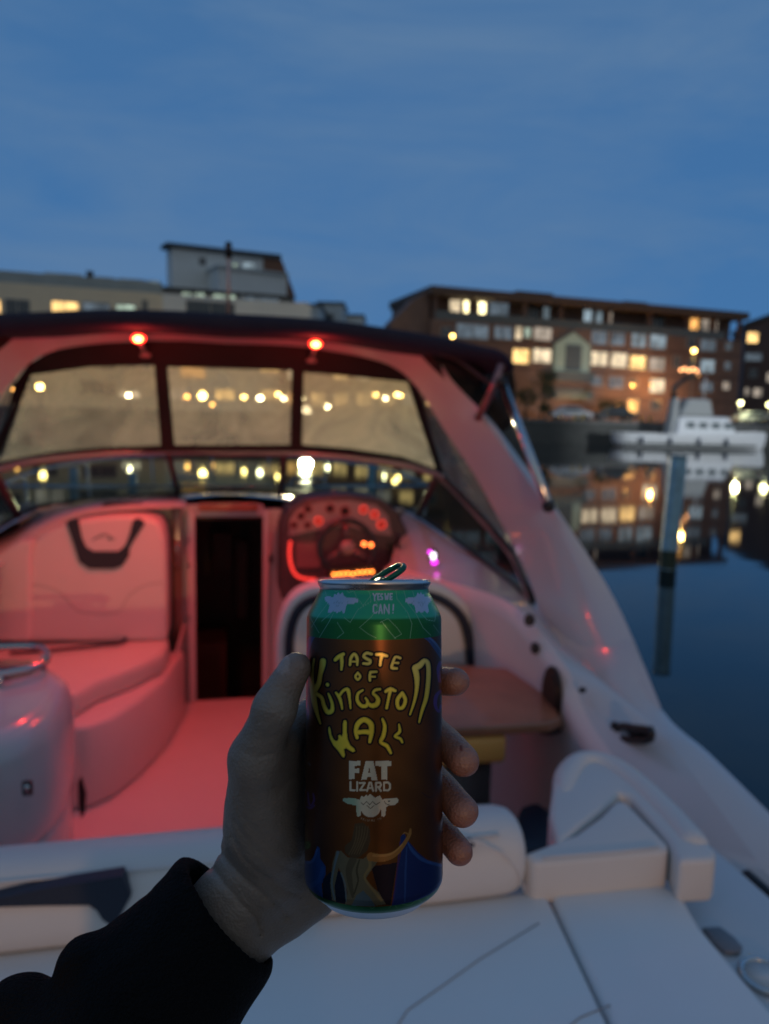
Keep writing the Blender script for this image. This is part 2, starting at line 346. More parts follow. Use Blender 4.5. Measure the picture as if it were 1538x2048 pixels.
# second brick building, farther right
A2 = P(1494, 652, Z=13.6)*1.1; B2 = P(1640, 612, Z=16.2)*1.1
fd = Facade(A2, B2); b2 = empty('brick_house', (A2+B2)/2*np.array((1, 1, 0))+np.array((0, 0, GZ)), 'dark brick house at the right edge behind the white boat', 'building')
m = MB(); m.prism([fd.pt(0, GZ, 0), fd.pt(fd.W, GZ, 0), fd.pt(fd.W, B2[2]+1, 0), fd.pt(0, A2[2], 0)], -fd.n*14); m.build('wall', brickd, b2, smooth=False)
m = MB(); m.prism([fd.pt(-.3, A2[2]+.01, .3), fd.pt(fd.W, B2[2]+1.01, .3), fd.pt(fd.W, B2[2]+1.5, .3), fd.pt(-.3, A2[2]+.5, .3)], -fd.n*14.6); m.build('roof', roofm, b2, smooth=False)
for x0, x1, y0, y1, k in ((1493, 1518, 664, 686, 'y'), (1490, 1525, 706, 722, 'p'), (1488, 1500, 775, 792, 'm'), (1506, 1526, 776, 794, 'm'), (1532, 1550, 745, 765, 'm'), (1498, 1515, 738, 756, 'd')):
    window(fd, b2, x0, y0, x1, y1, k)

# pale terraced block on the left
TZ3 = 13.0
A3 = P(-420, 508, Z=TZ3); B3 = P(640, 590, Z=TZ3)
fe = Facade(A3, B3); b3 = empty('terraced_apartment_block', (A3+B3)/2*np.array((1, 1, 0))+np.array((0, 0, GZ)), 'pale cream and grey terraced apartment block behind the canvas top', 'building')
zc = fe.hit(200, 578)[1]; ac = fe.hit(622, 600)[0]; amid = fe.hit(325, 590)[0]
m = MB(); fe.box(m, 0, amid, GZ, zc, -14, 0); m.build('wall', cream, b3, smooth=False)
m = MB(); fe.box(m, amid, ac, GZ, zc, -14, 0); m.build('wall', concr, b3, smooth=False)
m = MB(); fe.box(m, 0, amid, zc, TZ3-.5, -14, -1.8); m.build('upper_wall', greyr, b3, smooth=False)
m = MB(); fe.box(m, amid, ac-2, zc, TZ3-.5, -14, -.6); m.build('upper_wall', concr, b3, smooth=False)
m = MB(); fe.box(m, -.3, amid-.02, TZ3-.5, TZ3-.1, -14.2, -.7); fe.box(m, amid, ac-1.8, TZ3-.7, TZ3-.35, -14.2, .1)
for x in (170,): a_ = fe.hit(x, 560)[0]; fe.box(m, a_, a_+.7, TZ3-.1, TZ3+1.0, -3, -2.3)
a_ = fe.hit(288, 560)[0]; fe.box(m, a_, a_+1.6, TZ3-.1, TZ3+.35, -3, -2)
m.build('roof', roofm, b3, smooth=False)
m = MB(); fe.box(m, 0, amid, zc, zc+1.1, -.12, -.04); m.build('balcony_rail', mat('pale_balcony_glass', (.30, .36, .38), .3, var=.15, vs=.5), b3, smooth=False)
feu = Facade(A3-fe.n*1.78, B3-fe.n*1.78); fev = Facade(A3-fe.n*.58, B3-fe.n*.58)
for x0, x1, y0, y1, k in ((-60, 60, 545, 573, 'p'), (66, 80, 565, 576, 'y'), (90, 165, 550, 578, 'p'), (296, 318, 562, 584, 'b'), (190, 230, 556, 580, 'p'), (238, 290, 560, 586, 'p')): window(feu, b3, x0, y0, x1, y1, k)
for x0, x1, y0, y1, k in ((363, 385, 585, 605, 'g'), (388, 410, 586, 606, 'g'), (425, 472, 584, 612, 'g'), (480, 560, 592, 610, 'p')): window(fev, b3, x0, y0, x1, y1, k)
for x0, x1, y0, y1, k in ((-40, 2, 598, 626, 'y'), (10, 60, 600, 640, 'd'), (103, 158, 604, 640, 'y'), (165, 220, 606, 640, 'p'), (232, 272, 610, 640, 'g'), (285, 296, 600, 700, 'd'), (372, 470, 606, 640, 'd'),
    (-40, 30, 680, 720, 'd'), (60, 120, 700, 735, 'm'), (150, 230, 700, 735, 'd'), (250, 300, 700, 735, 'p'), (360, 410, 735, 755, 'o'), (430, 480, 700, 740, 'm'), (520, 560, 700, 745, 'y'), (60, 110, 760, 785, 'd'), (160, 230, 762, 788, 'd'), (340, 380, 776, 800, 'm'), (430, 470, 778, 800, 'y'), (520, 570, 780, 800, 'y'), (240, 280, 782, 796, 'w')):
    window(fe, b3, x0, y0, x1, y1, k)
# tower on top of the terraced block
fz = GZ
A4 = P(337, 486, D=96); B4 = P(560, 520, D=104); B4[2] = A4[2]
f4 = Facade(A4, B4); b4 = empty('tower_block', (A4+B4)/2*np.array((1, 1, 0))+np.array((0, 0, GZ)), 'tall pale stair tower with brown clad side behind the terraced block', 'building')
zt = A4[2]; zr = f4.hit(545, 523)[1]; ac4 = f4.hit(527, 520)[0]
m = MB(); m.prism([f4.pt(.4, GZ, 0), f4.pt(ac4-.02, GZ, 0), f4.pt(ac4-.02, zr+.5, 0), f4.pt(.4, zt-.5, 0)], -f4.n*2.5); m.build('wall', concr, b4, smooth=False)
m = MB(); m.prism([f4.pt(-.4, zt-.5, .5), f4.pt(f4.W, zr+.3, .5), f4.pt(f4.W, zr+1.0, .5), f4.pt(-.4, zt, .5)], -f4.n*3); m.build('roof', roofm, b4, smooth=False)
e1 = f4.hit(588, 590)
m = MB(); m.prism([f4.pt(ac4, GZ, .3), f4.pt(e1[0]-.5, GZ, .3), f4.pt(e1[0], e1[1], .3), f4.pt(f4.W+.2, zr+.25, .3), f4.pt(ac4, zr+.25, .3)], -f4.n*2.4); m.build('cladding', woodc, b4, smooth=False)
s0, sz0 = f4.hit(345, 598); s1, sz1 = f4.hit(563, 548)
m = MB(); f4.box(m, f4.hit(415, 560)[0], f4.hit(548, 560)[0], GZ, f4.hit(450, 549)[1], .02, 4.5); m.build('bay', concr, b4, smooth=False)
m = MB(); f4.box(m, f4.hit(411, 560)[0], f4.hit(550, 560)[0], f4.hit(450, 549)[1], f4.hit(450, 545)[1], .02, 4.9); m.build('ledge', greyr, b4, smooth=False)
for x0, x1, y0, y1, k in ((465, 476, 526, 545, 'g'), (484, 512, 526, 546, 'b'), (398, 412, 516, 530, 'd')): window(f4, b4, x0, y0, x1, y1, k)
# far blocks
def far_block(px0, px1, py, D, lab, mt, wins):
    a = P(px0, py, D=D); b = P(px1, py+6, D=D); b[2] = a[2]; ff = Facade(a, b)
    e_ = empty('distant_apartment_block', (a+b)/2*np.array((1, 1, 0))+np.array((0, 0, GZ)), lab, 'building', 'distant blocks behind the tower')
    m = MB(); ff.box(m, 0, ff.W, GZ, a[2]-.4, -12, 0); m.build('wall', mt, e_, smooth=False)
    m = MB(); ff.box(m, -.3, ff.W+.3, a[2]-.4, a[2], -12.3, .3); m.build('roof', roofm, e_, smooth=False)
    for wq in wins: window(ff, e_, *wq)
far_block(560, 640, 606, 140, 'distant grey block showing right beside the brown clad tower', greyr, ((590, 605, 616, 628, 'm'), (612, 622, 612, 624, 'd')))
far_block(636, 686, 603, 150, 'distant taller grey block with one lit window', greyr, ((628, 640, 611, 622, 'y'), (650, 660, 618, 628, 'd'), (668, 678, 618, 628, 'd')))
far_block(684, 726, 628, 160, 'distant low block at the right end of the grey group', concr, ((690, 700, 634, 644, 'm'), (706, 716, 640, 650, 'm')))
# lower blocks seen through the curtain between the two
A6 = P(560, 700, D=80); B6 = P(900, 720, D=82); B6[2] = A6[2]
f6 = Facade(A6, B6); b6 = empty('quayside_shop_row', (A6+B6)/2*np.array((1, 1, 0))+np.array((0, 0, GZ)), 'low row of lit quayside buildings seen through the clear curtain', 'building')
m = MB(); f6.box(m, 0, f6.W, GZ, A6[2]-.3, -10, 0); m.build('wall', brick, b6, smooth=False)
m = MB(); f6.box(m, -.2, f6.W+.2, A6[2]-.3, A6[2], -10.2, .4); m.build('roof', roofm, b6, smooth=False)
for x in range(575, 890, 46): window(f6, b6, x, 735, x+30, 760, random.choice('ymwd')); window(f6, b6, x, 785, x+30, 812, random.choice('yowm'))

# ------------------------------------------------------------------ street lamps
lampc = {'y': ((1, .62, .16), 16), 'w': ((1, .85, .45), 24), 'o': ((1, .45, .1), 9), 'W': ((1, .84, .5), 9), 'g': ((1, .95, .45), 8), 'Y': ((1, .64, .18), 55), 'V': ((1, .85, .45), 75), 'O': ((1, .45, .1), 22)}
polem = mat('lamp_pole', (.06, .06, .06), .5)
def street_lamp(px, py, back, k, lab, e=0, size=.16, group='lamps along the quay', spot=0):
    b = qpt(px, back); d = ray(px, py); h = d[2]*(b[1]/d[1]); 
    t = empty('street_lamp', b, lab, 'street lamp', group)
    m = MB(); m.tube([b, b+(0, 0, (h-GZ)*.5), np.array((b[0], b[1], h+.12))], [.07, .055, .04], 8); m.build('pole', polem, t)
    m = MB(); m.tube([(b[0], b[1], h+.1), (b[0], b[1], h+.22)], [size*1.1, size*.5], 10); m.build('cap', polem, t)
    c, s_ = lampc[k]; m = MB(); m.ball((b[0], b[1]-.0, h-.05), size, 12); g_ = m.build('globe', emit('globe_'+{'Y': 'strong_amber', 'V': 'strong_white', 'O': 'strong_orange'}.get(k, k), c, s_), t)
    if e: light('POINT', 'lamp_light', (b[0], b[1]-.3, h-.05), c, e, t, r=size)
    if spot: light('SPOT', 'flood_light', (b[0], b[1]-.5, h-.05), c, spot, t, r=size, spot=40, aim=(0, 4, 0), blend=.6)
    return t
LL = [(82, 772, 2, 'y', 'yellow lamp far left behind the left curtain pane', .26), (30, 778, 8, 'o', 'faint amber lamp at the far left edge of the curtain', .16),
 (258, 790, 4, 'w', 'whitish lamp in the right part of the left curtain pane', .14), (405, 790, 2, 'y', 'strong yellow lamp left in the middle curtain pane', .3), (374, 792, 10, 'o', 'dim lamp beside the strong yellow one in the middle pane', .2),
 (425, 808, 1, 'o', 'low orange lamp under the strong yellow one', .12), (488, 793, 5, 'y', 'yellow lamp just right of the middle of the middle pane', .18), (520, 795, 3, 'w', 'cream lamp in the middle pane between two yellow ones', .18),
 (556, 788, 3, 'y', 'upper yellow lamp at the right of the middle pane', .16), (567, 796, 6, 'w', 'cream lamp next to the right band of the middle pane', .14),
 (655, 812, 3, 'w', 'small white lamp right of the floodlight', .17), (750, 788, 3, 'y', 'first of the lamps in the right pane after the floodlight', .2), (770, 795, 6, 'w', 'second lamp in the right pane after the floodlight', .15), (793, 788, 4, 'y', 'topmost lamp at the right end of the right pane', .2),
 (800, 790, 9, 'y', 'yellow lamp behind the right end of the right pane', .16), (792, 838, 1, 'o', 'low orange lamp left of its twin at the right pane corner', .13), (808, 834, 1, 'o', 'low orange lamp right of its twin at the right pane corner', .13)]
for px, py, bk, k, lab, s_ in LL: street_lamp(px, py, bk, {'y': 'Y', 'w': 'V', 'o': 'O'}[k], lab, 0, s_*1.15)
street_lamp(612, 822, 3, 'W', 'white floodlight shining brightly through the right curtain pane', 400, .5, None, 150000)
street_lamp(604, 796, 6, 'w', 'white lamp just above the floodlight', 0, .22)
street_lamp(1377, 700, 3, 'y', 'tall yellow street lamp in front of the brick block above the white boat', 350, .2, None)
street_lamp(1232, 812, 12, 'o', 'low amber entrance lamp lighting the brick wall left of the white boat', 1500, .12, None)
street_lamp(899, 671, 5, 'y', 'small amber lamp just above the edge of the canvas top', 120, .17, None)
street_lamp(1478, 805, 4, 'g', 'greenish white lamp right of the white boat', 700, .22, None)
street_lamp(1536, 808, 2, 'g', 'greenish white lamp cut by the right edge', 120, .26, None)
# string of festoon bulbs
fst = empty('festoon_lights', qpt(1380, 5, 3.2), 'short string of orange bulbs hanging below the tall street lamp', 'festoon lights')
pts = [P(x, y, D=72) for x, y in ((1362, 740), (1370, 738), (1378, 741), (1386, 738), (1393, 742), (1396, 749))]
m = MB(); m.tube(pts, .02, 6); m.build('cable', black, fst)
for p in pts: mm = MB(); mm.ball(p, .14, 8); mm.build('bulb', emit('festoon', (1, .42, .16), 6), fst)

# ------------------------------------------------------------------ vegetation and cars on the quay
leaf = mat('foliage', (.045, .06, .02), .8, var=.4, vs=2)
bark = mat('bark', (.06, .045, .035), .9)
def tree(px, back, h, cr, lab, n=900, name='street_tree'):
    b = qpt(px, back); t = empty(name, b, lab, 'tree' if h > 2.5 else 'bush')
    m = MB(); top = b+(0, 0, h*.75); m.tube([b, b+(.1, 0, h*.35), top], [.16, .12, .04], 8)
    for k in range(5):
        a = k*1.3; m.tube([b+(.05, 0, h*(.3+.08*k)), b+(cr*.6*math.cos(a), cr*.6*math.sin(a), h*(.5+.08*k))], [.05, .015], 5)
    m.build('trunk', bark, t)
    rng = np.random.default_rng(int(px)); m = MB(); cl_ = rng.normal(size=(16, 3)); cl_ = cl_/np.linalg.norm(cl_, axis=1)[:, None]*rng.uniform(.35, .95, (16, 1))
    for i in range(n):
        c = cl_[rng.integers(16)]*np.array((cr, cr, h*.33))+np.array((0, 0, h*.66))+rng.normal(size=3)*cr*.17+b
        s_ = rng.uniform(.07, .16); u = rng.normal(size=3); u /= np.linalg.norm(u); v = np.cross(u, rng.normal(size=3)); v /= np.linalg.norm(v)
        m.add([c-u*s_, c+v*s_*.5, c+u*s_, c-v*s_*.5], [(0, 1, 2, 3)])
    m.build('crown', leaf, t, smooth=False)
tree(1082, 9, 6.2, 2.0, 'dark green street tree in front of the brick block left of the stair tower', 1500)
tree(1050, 6, 3.5, 1.3, 'small tree partly hidden behind the steel canopy strut', 700)
tree(1222, 9, 2.4, 1.9, 'dark rounded hedge bush left of the lit brick wall', 1300, 'hedge_bush')
tree(1090, 4, 1.8, .9, 'low dark bush near the quay edge below the street tree', 500, 'hedge_bush')
tyre = mat('tyre', (.02, .02, .02), .8)
def car(px, back, col, lab, flip=1):
    b = qpt(px, back); t = empty('parked_car', b, lab, 'car', 'cars parked along the quay')
    pm = mat('car_paint_'+col[0], col[1], .25, coat=.6)
    prof = [(-2.2, .35), (-2.25, .75), (-1.6, .95), (-.9, 1.42), (.6, 1.45), (1.25, 1.0), (2.1, .85), (2.25, .5), (2.2, .32)]
    rows = []
    for wq, sc in ((-.88, .9), (-.8, 1), (.8, 1), (.88, .9)):
        rows.append([b+qd*(x*flip)*(1 if abs(wq) < .85 else .98)+qn*wq+(0, 0, .3+(z-.3)*sc) for x, z in prof])
    m = MB(); m.grid(rows, False); n0 = len(m.V); k = len(prof)
    m.F += [tuple(range(k)), tuple(range(3*k, 4*k))[::-1]]; m.build('body', pm, t, bevel=.03)
    m = MB(); m.prism([b+qd*x*flip-qn*.885+(0, 0, z) for x, z in ((-1.35, .98), (-.85, 1.33), (.5, 1.35), (1.05, .98))], -qn*.02); m.build('side_window', dglass, t, smooth=False)
    for x in (-1.4, 1.35):
        for s_ in (-1, 1):
            m = MB(); c = b+qd*x+qn*.8*s_+(0, 0, .32); m.tube([c-qn*.1, c+qn*.1], .32, 14); w_ = m.build('wheel', tyre, t)
            m = MB(); m.tube([c+qn*s_*.1, c+qn*s_*.115], .18, 10); m.build('rim', steel, w_)
car(1140, 4, ('pale', (.45, .47, .5)), 'pale parked car on the quay below the stair tower')
car(1228, 4, ('dark', (.03, .035, .04)), 'dark parked car on the quay in front of the hedge bush', -1)
car(1505, 5, ('silver', (.35, .38, .42)), 'silver parked car at the right behind the white boat stern')
car(1560, 3, ('navy', (.03, .04, .07)), 'navy parked car at the right edge of the quay')
for px in (1150, 1164, 1282, 1300):
    b = qpt(px, 1.2); m = MB(); m.tube([b, b+(0, 0, .5)], .12, 8); m.tube([b+(0, 0, .5), b+(0, 0, .62)], [.17, .12], 8)
    tag(m.build('bollard', mat('bollard_paint', (.5, .33, .04), .6), None), {1150: 'yellow bollard nearest the pale car', 1164: 'yellow bollard between the pale and the dark car', 1282: 'yellow bollard left of its twin before the lit wall', 1300: 'yellow bollard nearest the mast of the white boat'}[px], 'bollard', 'yellow bollards on the quay')

# ------------------------------------------------------------------ white motor cruiser moored at the quay
def far_boat():
    wl = -EYE
    a = P(1226, 886, Z=wl+.3); b = P(1532, 893, Z=wl+.3)
    t = empty('moored_cruiser', ((a+b)/2)*np.array((1, 1, 0))+np.array((0, 0, wl)), 'white motor cruiser with wheelhouse moored along the far quay', 'boat')
    ax = (b-a); ax[2] = 0; Ln = np.linalg.norm(ax); ax /= Ln; ay = np.array((-ax[1], ax[0], 0)); o = a*np.array((1, 1, 0))
    wm = mat('boat_white', (.84, .85, .86), .35, var=.04)
    def q(s, y, z): p = o+ax*s*Ln+ay*y; return np.array((p[0], p[1], wl+z))
    rows = []
    for s in np.linspace(0, 1, 15):
        w_ = 1.9*math.sin(min(1, (1-s)*2.2+.02)*math.pi/2)**.8*(.82+.18*min(1, s*3)); sh = 1.15+.55*s**2+.15*(1-s)**2
        s2 = s+(.0)
        rows.append([q(s-.01*(s < .01), w_, sh), q(s*.985, w_*.93, .5), q(s*.96+.01, w_*.5, -.1), q(s*.96+.01, -w_*.5, -.1), q(s*.985, -w_*.93, .5), q(s, -w_, sh)])
    m = MB(); m.grid(rows); m.F += [tuple(range(6))]; m.build('hull', wm, t, sub=1)
    m = MB(); m.grid([[r[0]-(0, 0, .12), r[5]-(0, 0, .12)] for r in rows]); m.build('deck', mat('boat_deck', (.35, .36, .35), .7), t)
    m = MB(); m.grid([[q(s, -1.93*math.sin(min(1, (1-s)*2.2+.02)*math.pi/2)**.8*(.82+.18*min(1, s*3)), z) for z in (.25, .4)] for s in np.linspace(.02, .9, 12)])
    m.build('waterline_stripe', mat('boot_stripe', (.03, .05, .045), .5), t)
    def house(name, s0, s1, w_, z0, z1, rk0, rk1, mt):
        m = MB(); V = [q(s0, w_, z0), q(s1, w_, z0), q(s1, -w_, z0), q(s0, -w_, z0), q(s0+rk0, w_*.88, z1), q(s1-rk1, w_*.88, z1), q(s1-rk1, -w_*.88, z1), q(s0+rk0, -w_*.88, z1)]
        m.add(V, [(0, 1, 2, 3), (4, 7, 6, 5), (0, 4, 5, 1), (1, 5, 6, 2), (2, 6, 7, 3), (3, 7, 4, 0)]); return m.build(name, mt, t, bevel=.28, seg=4, smooth=False)
    house('wheelhouse', .36, .76, 1.35, 1.1, 2.9, .02, .06, wm)
    house('upper_cabin', .38, .60, 1.2, 2.92, 4.5, .05, .03, mat('boat_canvas', (.42, .43, .42), .8))
    house('funnel', .335, .40, .7, 1.1, 4.6, .02, .01, mat('boat_canvas', (.4, .4, .4)))
    for s in (.42, .5, .58, .66):
        m = MB(); m.prism([q(s, -1.28, 1.85), q(s+.055, -1.28, 1.85), q(s+.055, -1.23, 2.4), q(s, -1.23, 2.4)], ay*-.06); m.build('cabin_window', mat('cabin_glass', (.16, .19, .20), .2, coat=.5), t, smooth=False)
    m = MB(); m.tube([q(.37, 0, 4.5), q(.36, 0, 5.4), q(.44, 0, 6.4), q(.52, 0, 6.8)], [.28, .26, .2, .08], 8); m.build('covered_mast', black, t)
    m = MB(); m.tube([q(.56, 0, 4.5), q(.565, 0, 6.6)], .04, 6); m.tube([q(.53, 0, 5.6), q(.60, 0, 5.6)], .03, 6); m.build('aerial_mast', wm, t)
    for s in (.12, .3, .48, .66): m = MB(); yy = -1.97*math.sin(min(1, (1-s)*2.2+.02)*math.pi/2)**.8; m.tube([q(s, yy, 1.0), q(s, yy-.12, .85), q(s, yy-.14, .45), q(s, yy, .35)], [.03, .13, .13, .03], 8); m.build('fender', mat('fender', (.05, .07, .12), .6), t)
    m = MB()
    for s in np.linspace(.05, .97, 12): zz = 1.15+.55*s**2+.1; m.tube([q(s, -1.2 if s < .8 else -.5, zz-.1), q(s, -1.2 if s < .8 else -.5, zz+.55)], .02, 5)
    m.tube([q(s, -1.2 if s < .8 else -.5, 1.8+.5*s**2) for s in np.linspace(.05, .97, 12)], .02, 5); m.build('railing', steel, t)
far_boat()

# blue mooring post
pb = P(1335, 1137, Z=-EYE); k = pb[1]
top = P(1357, 912, Y=k+.15)
pm = MB(); pm.tube([pb-(0, 0, .6)-(top-pb)*.1, pb, pb+(top-pb)*.97, top], [.135, .135, .135, .12], 20)
tag(pm.build('mooring_post', mat('blue_paint', (.22, .42, .52), .6, var=.3, vs=5), loc=pb), 'blue painted steel mooring post standing in the water to the right', 'mooring post')
po_ = bpy.data.objects['mooring_post']
m = MB(); m.tube([pb+np.array((0, 0, .0)), pb+(top-pb)*.16], .137, 20, cap=False); m.build('weed_band', mat('weed', (.03, .05, .035), .9, var=.4, vs=20), po_)
m = MB(); m.tube([top-(0, 0, .03), top+(0, 0, .012)], .143, 20); m.build('post_cap', mat('post_cap', (.10, .2, .26), .5), po_)
# further mooring posts beyond the bow
for i, (px, y0, y1, D, lb) in enumerate(((148, 935, 1000, 22, 'leftmost'), (266, 945, 1000, 22, 'middle'), (744, 925, 985, 20, 'rightmost'))):
    a = P(px, y1, D=D); b = P(px, y0, D=D); m = MB(); m.tube([np.array((a[0], a[1], -EYE-.3)), b], .12, 12)
    tag(m.build('mooring_post', MATS['blue_paint'], loc=(a[0], a[1], -EYE)), lb+' of the three pale blue posts seen through the windshield', 'mooring post', 'posts beyond the bow')

# ================================================================== OUR BOAT
bt = empty('motorboat', (0, 3.2, -EYE), 'white open motorboat filling the foreground, its cockpit lit red by two lamps', 'motorboat')
def both(path): return [mir(p) for p in path[::-1] if p[0] > 1e-3]+path
# ---- starboard reference lines (mirrored to port)
WT = [P(457, 905, Y=4.5), P(603, 907, Y=4.49), P(780, 926, Y=4.44), P(850, 942, Y=4.38), P(890, 962, Y=4.28), P(969, 1044, Y=3.8), P(1027, 1114, Y=3.45), P(1063, 1204, Y=3.1)]
WB = [P(457, 985, Y=4.95), P(602, 993, Y=4.92), P(780, 1012, Y=4.82), P(812, 1022, Y=4.74), P(836, 1034, Y=4.6), P(930, 1098, Y=4.05), P(1010, 1160, Y=3.48), P(1064, 1207, Y=3.09)]
WT[0][0] = 0; WB[0][0] = 0
LIP = [P(780, 1130, Y=4.2), P(883, 1161, X=1.02), P(1008, 1200, X=1.13), P(1086, 1270, X=1.18), P(1140, 1348, X=1.2), P(1192, 1463, X=1.2), np.array((1.19, 1.55, -1.15))]
UP = [P(805, 1026, Y=4.7), P(930, 1099, Y=4.05), P(1047, 1189, Y=3.22), P(1140, 1309, X=1.335), P(1282, 1424, X=1.36), P(1359, 1514, X=1.32), P(1538, 1754, X=1.27)]
GUN = [np.array((1.47, 4.4, -.83)), np.array((1.49, 3.8, -.85)), np.array((1.50, 3.2, -.88)), P(1240, 1262, X=1.47)*1, P(1322, 1417, X=1.44), P(1420, 1508, X=1.43), P(1538, 1625, X=1.42)]
for side in (1, -1):
    sgn = np.array((side, 1, 1))
    lp = [(p if side > 0 else np.array((max(p[0]+.08, 1.26), p[1], p[2]+.03)))*sgn for p in smooth_path(LIP, 5)]; up = [(p if side > 0 else np.array((max(p[0], 1.30), p[1], p[2])))*sgn for p in smooth_path(UP, 5)]; gn = [p*sgn for p in smooth_path(GUN, 5)]
    aftl = [np.array((1.19, -.2, -1.3))*sgn]; aftu = [np.array((1.25, -.2, -1.45))*sgn]; aftg = [np.array((1.40, -.2, -1.40))*sgn]
    lp += aftl; up += aftu; gn += aftg
    m = MB()
    mids = [(a*.55+b*.45)+np.array((side*.012, 0, .012)) for a, b in zip(lp, up)]
    m.grid([lp, mids, up]); m.build('side_coaming', gel, bt, label=None)
    m = MB(); m.grid([[p+np.array((0, 0, .002)) for p in lp], [p+np.array((-side*.035, 0, -.02)) for p in lp], [p+np.array((-side*.045, 0, -.06)) for p in lp], [np.array((p[0]+side*.0, p[1], min(p[2]-.1, -1.3))) for p in lp], [np.array((p[0]-side*.03, p[1], -1.92)) for p in lp]])
    m.build('cockpit_side', floor_m, bt)
    m = MB(); mid = [(a+b)/2+np.array((0, 0, .018)) for a, b in zip(up, gn)]; m.grid([up, mid, gn]); m.build('gunwale', gel, bt)
# ---- hull and foredeck
SH = [np.array(p, float) for p in ((1.40, -.2, -1.40), (1.42, 1.5, -1.1), (1.44, 2.15, -1.0), (1.50, 3.2, -.88), (1.49, 3.8, -.85), (1.47, 4.4, -.83), (1.36, 5.6, -.84), (1.05, 7.0, -.92), (.6, 8.1, -.96), (.02, 8.8, -.98))]
for side in (1, -1):
    sgn = np.array((side, 1, 1)); s_ = [p*sgn for p in smooth_path(SH, 4)]
    m = MB(); m.grid([s_, [np.array((p[0]+side*.02*(1 if abs(p[0]) > .1 else 0), p[1]-.0, p[2]-.07)) for p in s_], [np.array((p[0]*.97, p[1]-.04, -1.9)) for p in s_], [np.array((p[0]*.86, p[1]-.25, -2.75)) for p in s_]])
    m.build('hull_side', gel, bt)
m = MB(); wb = smooth_path(WB, 4); fs = [p for p in smooth_path(SH[3:], 4)]
rows = []
for i in range(25):
    t = i/24; y = 3.1+t*5.7
    xs = np.interp(y, [p[1] for p in fs], [p[0] for p in fs]); zs = np.interp(y, [p[1] for p in fs], [p[2] for p in fs])
    xi = np.interp(y, [p[1] for p in wb[::-1]], [p[0] for p in wb[::-1]]) if y < 4.95 else 0
    zi = np.interp(y, [p[1] for p in wb[::-1]], [p[2] for p in wb[::-1]])-.012 if y < 4.95 else np.interp(y, [4.95, 8.8], [WB[0][2]-.012, -.93])
    rows.append([np.array((xi+(xs-xi)*k/8, y, zi+(zs-zi)*(k/8)**2)) for k in range(9)])
m.grid(rows); m.grid([[mir(p) for p in r] for r in rows]); m.build('foredeck', gel, bt)
# ---- cockpit floor
m = MB(); m.prism([(-1.2, -.15, -1.9), (1.2, -.15, -1.9), (1.2, 4.8, -1.9), (-1.2, 4.8, -1.9)], (0, 0, -.03)); m.build('cockpit_floor', floor_m, bt, smooth=False)
m = MB(); m.box((-1.3, -1.15, -1.95), (1.3, -.14, -1.85)); m.build('swim_platform', gel, bt, bevel=.02)
m = MB(); m.box((-1.3, -.2, -1.84), (1.3, -.12, -1.04)); m.build('transom', gel, bt, bevel=.02)
# ---- bulkhead and companionway
BY = 4.8
dl, dr, dt, db = P(390, 1030, Y=BY)[0], P(526, 1030, Y=BY)[0], P(450, 1032, Y=BY)[2], -1.9
ztop = P(457, 1000, Y=BY)[2]
m = MB(); m.box((-1.25, BY, -1.9), (dl, BY+.05, ztop-.03)); m.box((dr, BY, -1.9), (1.3, BY+.05, ztop-.06)); m.box((dl, BY, dt), (dr, BY+.05, ztop-.03)); m.build('bulkhead', gel, bt, smooth=False)
m = MB(); m.box((dl-.05, BY-.04, -1.9), (dl, BY-.002, dt+.04)); m.box((dr, BY-.04, -1.9), (dr+.04, BY-.002, dt+.04)); m.box((dl, BY-.04, dt), (dr, BY-.002, dt+.04)); m.build('door_frame', gel, bt, bevel=.008)
m = MB(); m.box((dl-.14, BY-.075, -1.75), (dl-.075, BY-.045, dt+.06)); m.box((dl-.22, BY-.05, -1.75), (dl-.16, BY-.02, dt+.0)); sd = m.build('sliding_door', mat('smoked_acrylic', (.16, .10, .08), .15, coat=.4), bt, bevel=.006)
m = MB(); m.tube([(dl-.105, BY-.09, -1.0), (dl-.105, BY-.11, -.95), (dl-.105, BY-.11, -.86), (dl-.105, BY-.09, -.81)], .008, 8); m.build('handle', steel, sd)
for z in (-1.32, -.98, -.82): m = MB(); m.ball((dl-.04, BY-.055, z), .012, 8); m.build('catch', steel, sd)
m = MB(); cz = dt-.035; m.box((dl-.5, BY+.06, -2.4), (dr+.5, BY+1.3, -2.3)); m.box((dl-.6, BY+1.2, -2.29), (dr+.6, BY+1.3, cz)); m.box((dl-.62, BY+.06, -2.29), (dl-.55, BY+1.19, cz)); m.box((dr+.55, BY+.06, -2.29), (dr+.62, BY+1.19, cz)); m.box((dl-.6, BY+.06, cz+.001), (dr+.6, BY+1.3, cz+.02))
m.box((dl-.5, BY+.6, -2.28), (-.02, BY+1.1, -1.7)); m.box((.06, BY+.9, -1.6), (.14, BY+1.0, -1.0)); m.box((-.12, BY+1.0, -1.25), (.02, BY+1.1, -.95)); m.build('cabin_interior', mat('cabin_wood', (.05, .025, .012), .5, var=.2), bt, smooth=False)
m = MB(); m.prism([(-.27, 4.75, -1.9), (-.27, 4.75, -1.35), (-.33, 4.3, -1.55), (-.42, 3.9, -1.9)], (-.02, 0, 0)); m.build('side_trim', gel, bt, bevel=.01)
a, b = P(398, 1022, Y=BY-.045), P(516, 1005, Y=BY-.045); m = MB(); m.box((a[0], BY-.075, a[2]), (b[0], BY-.042, b[2])); m.build('hatch_track', teak, bt, bevel=.006)
for x, y in ((560, 1100), (540, 1118)): m = MB(); c = P(x, y, Y=BY-.02); m.ball(c, .02, 10, (1, .4, 1.6)); m.build('switch', black, bt)
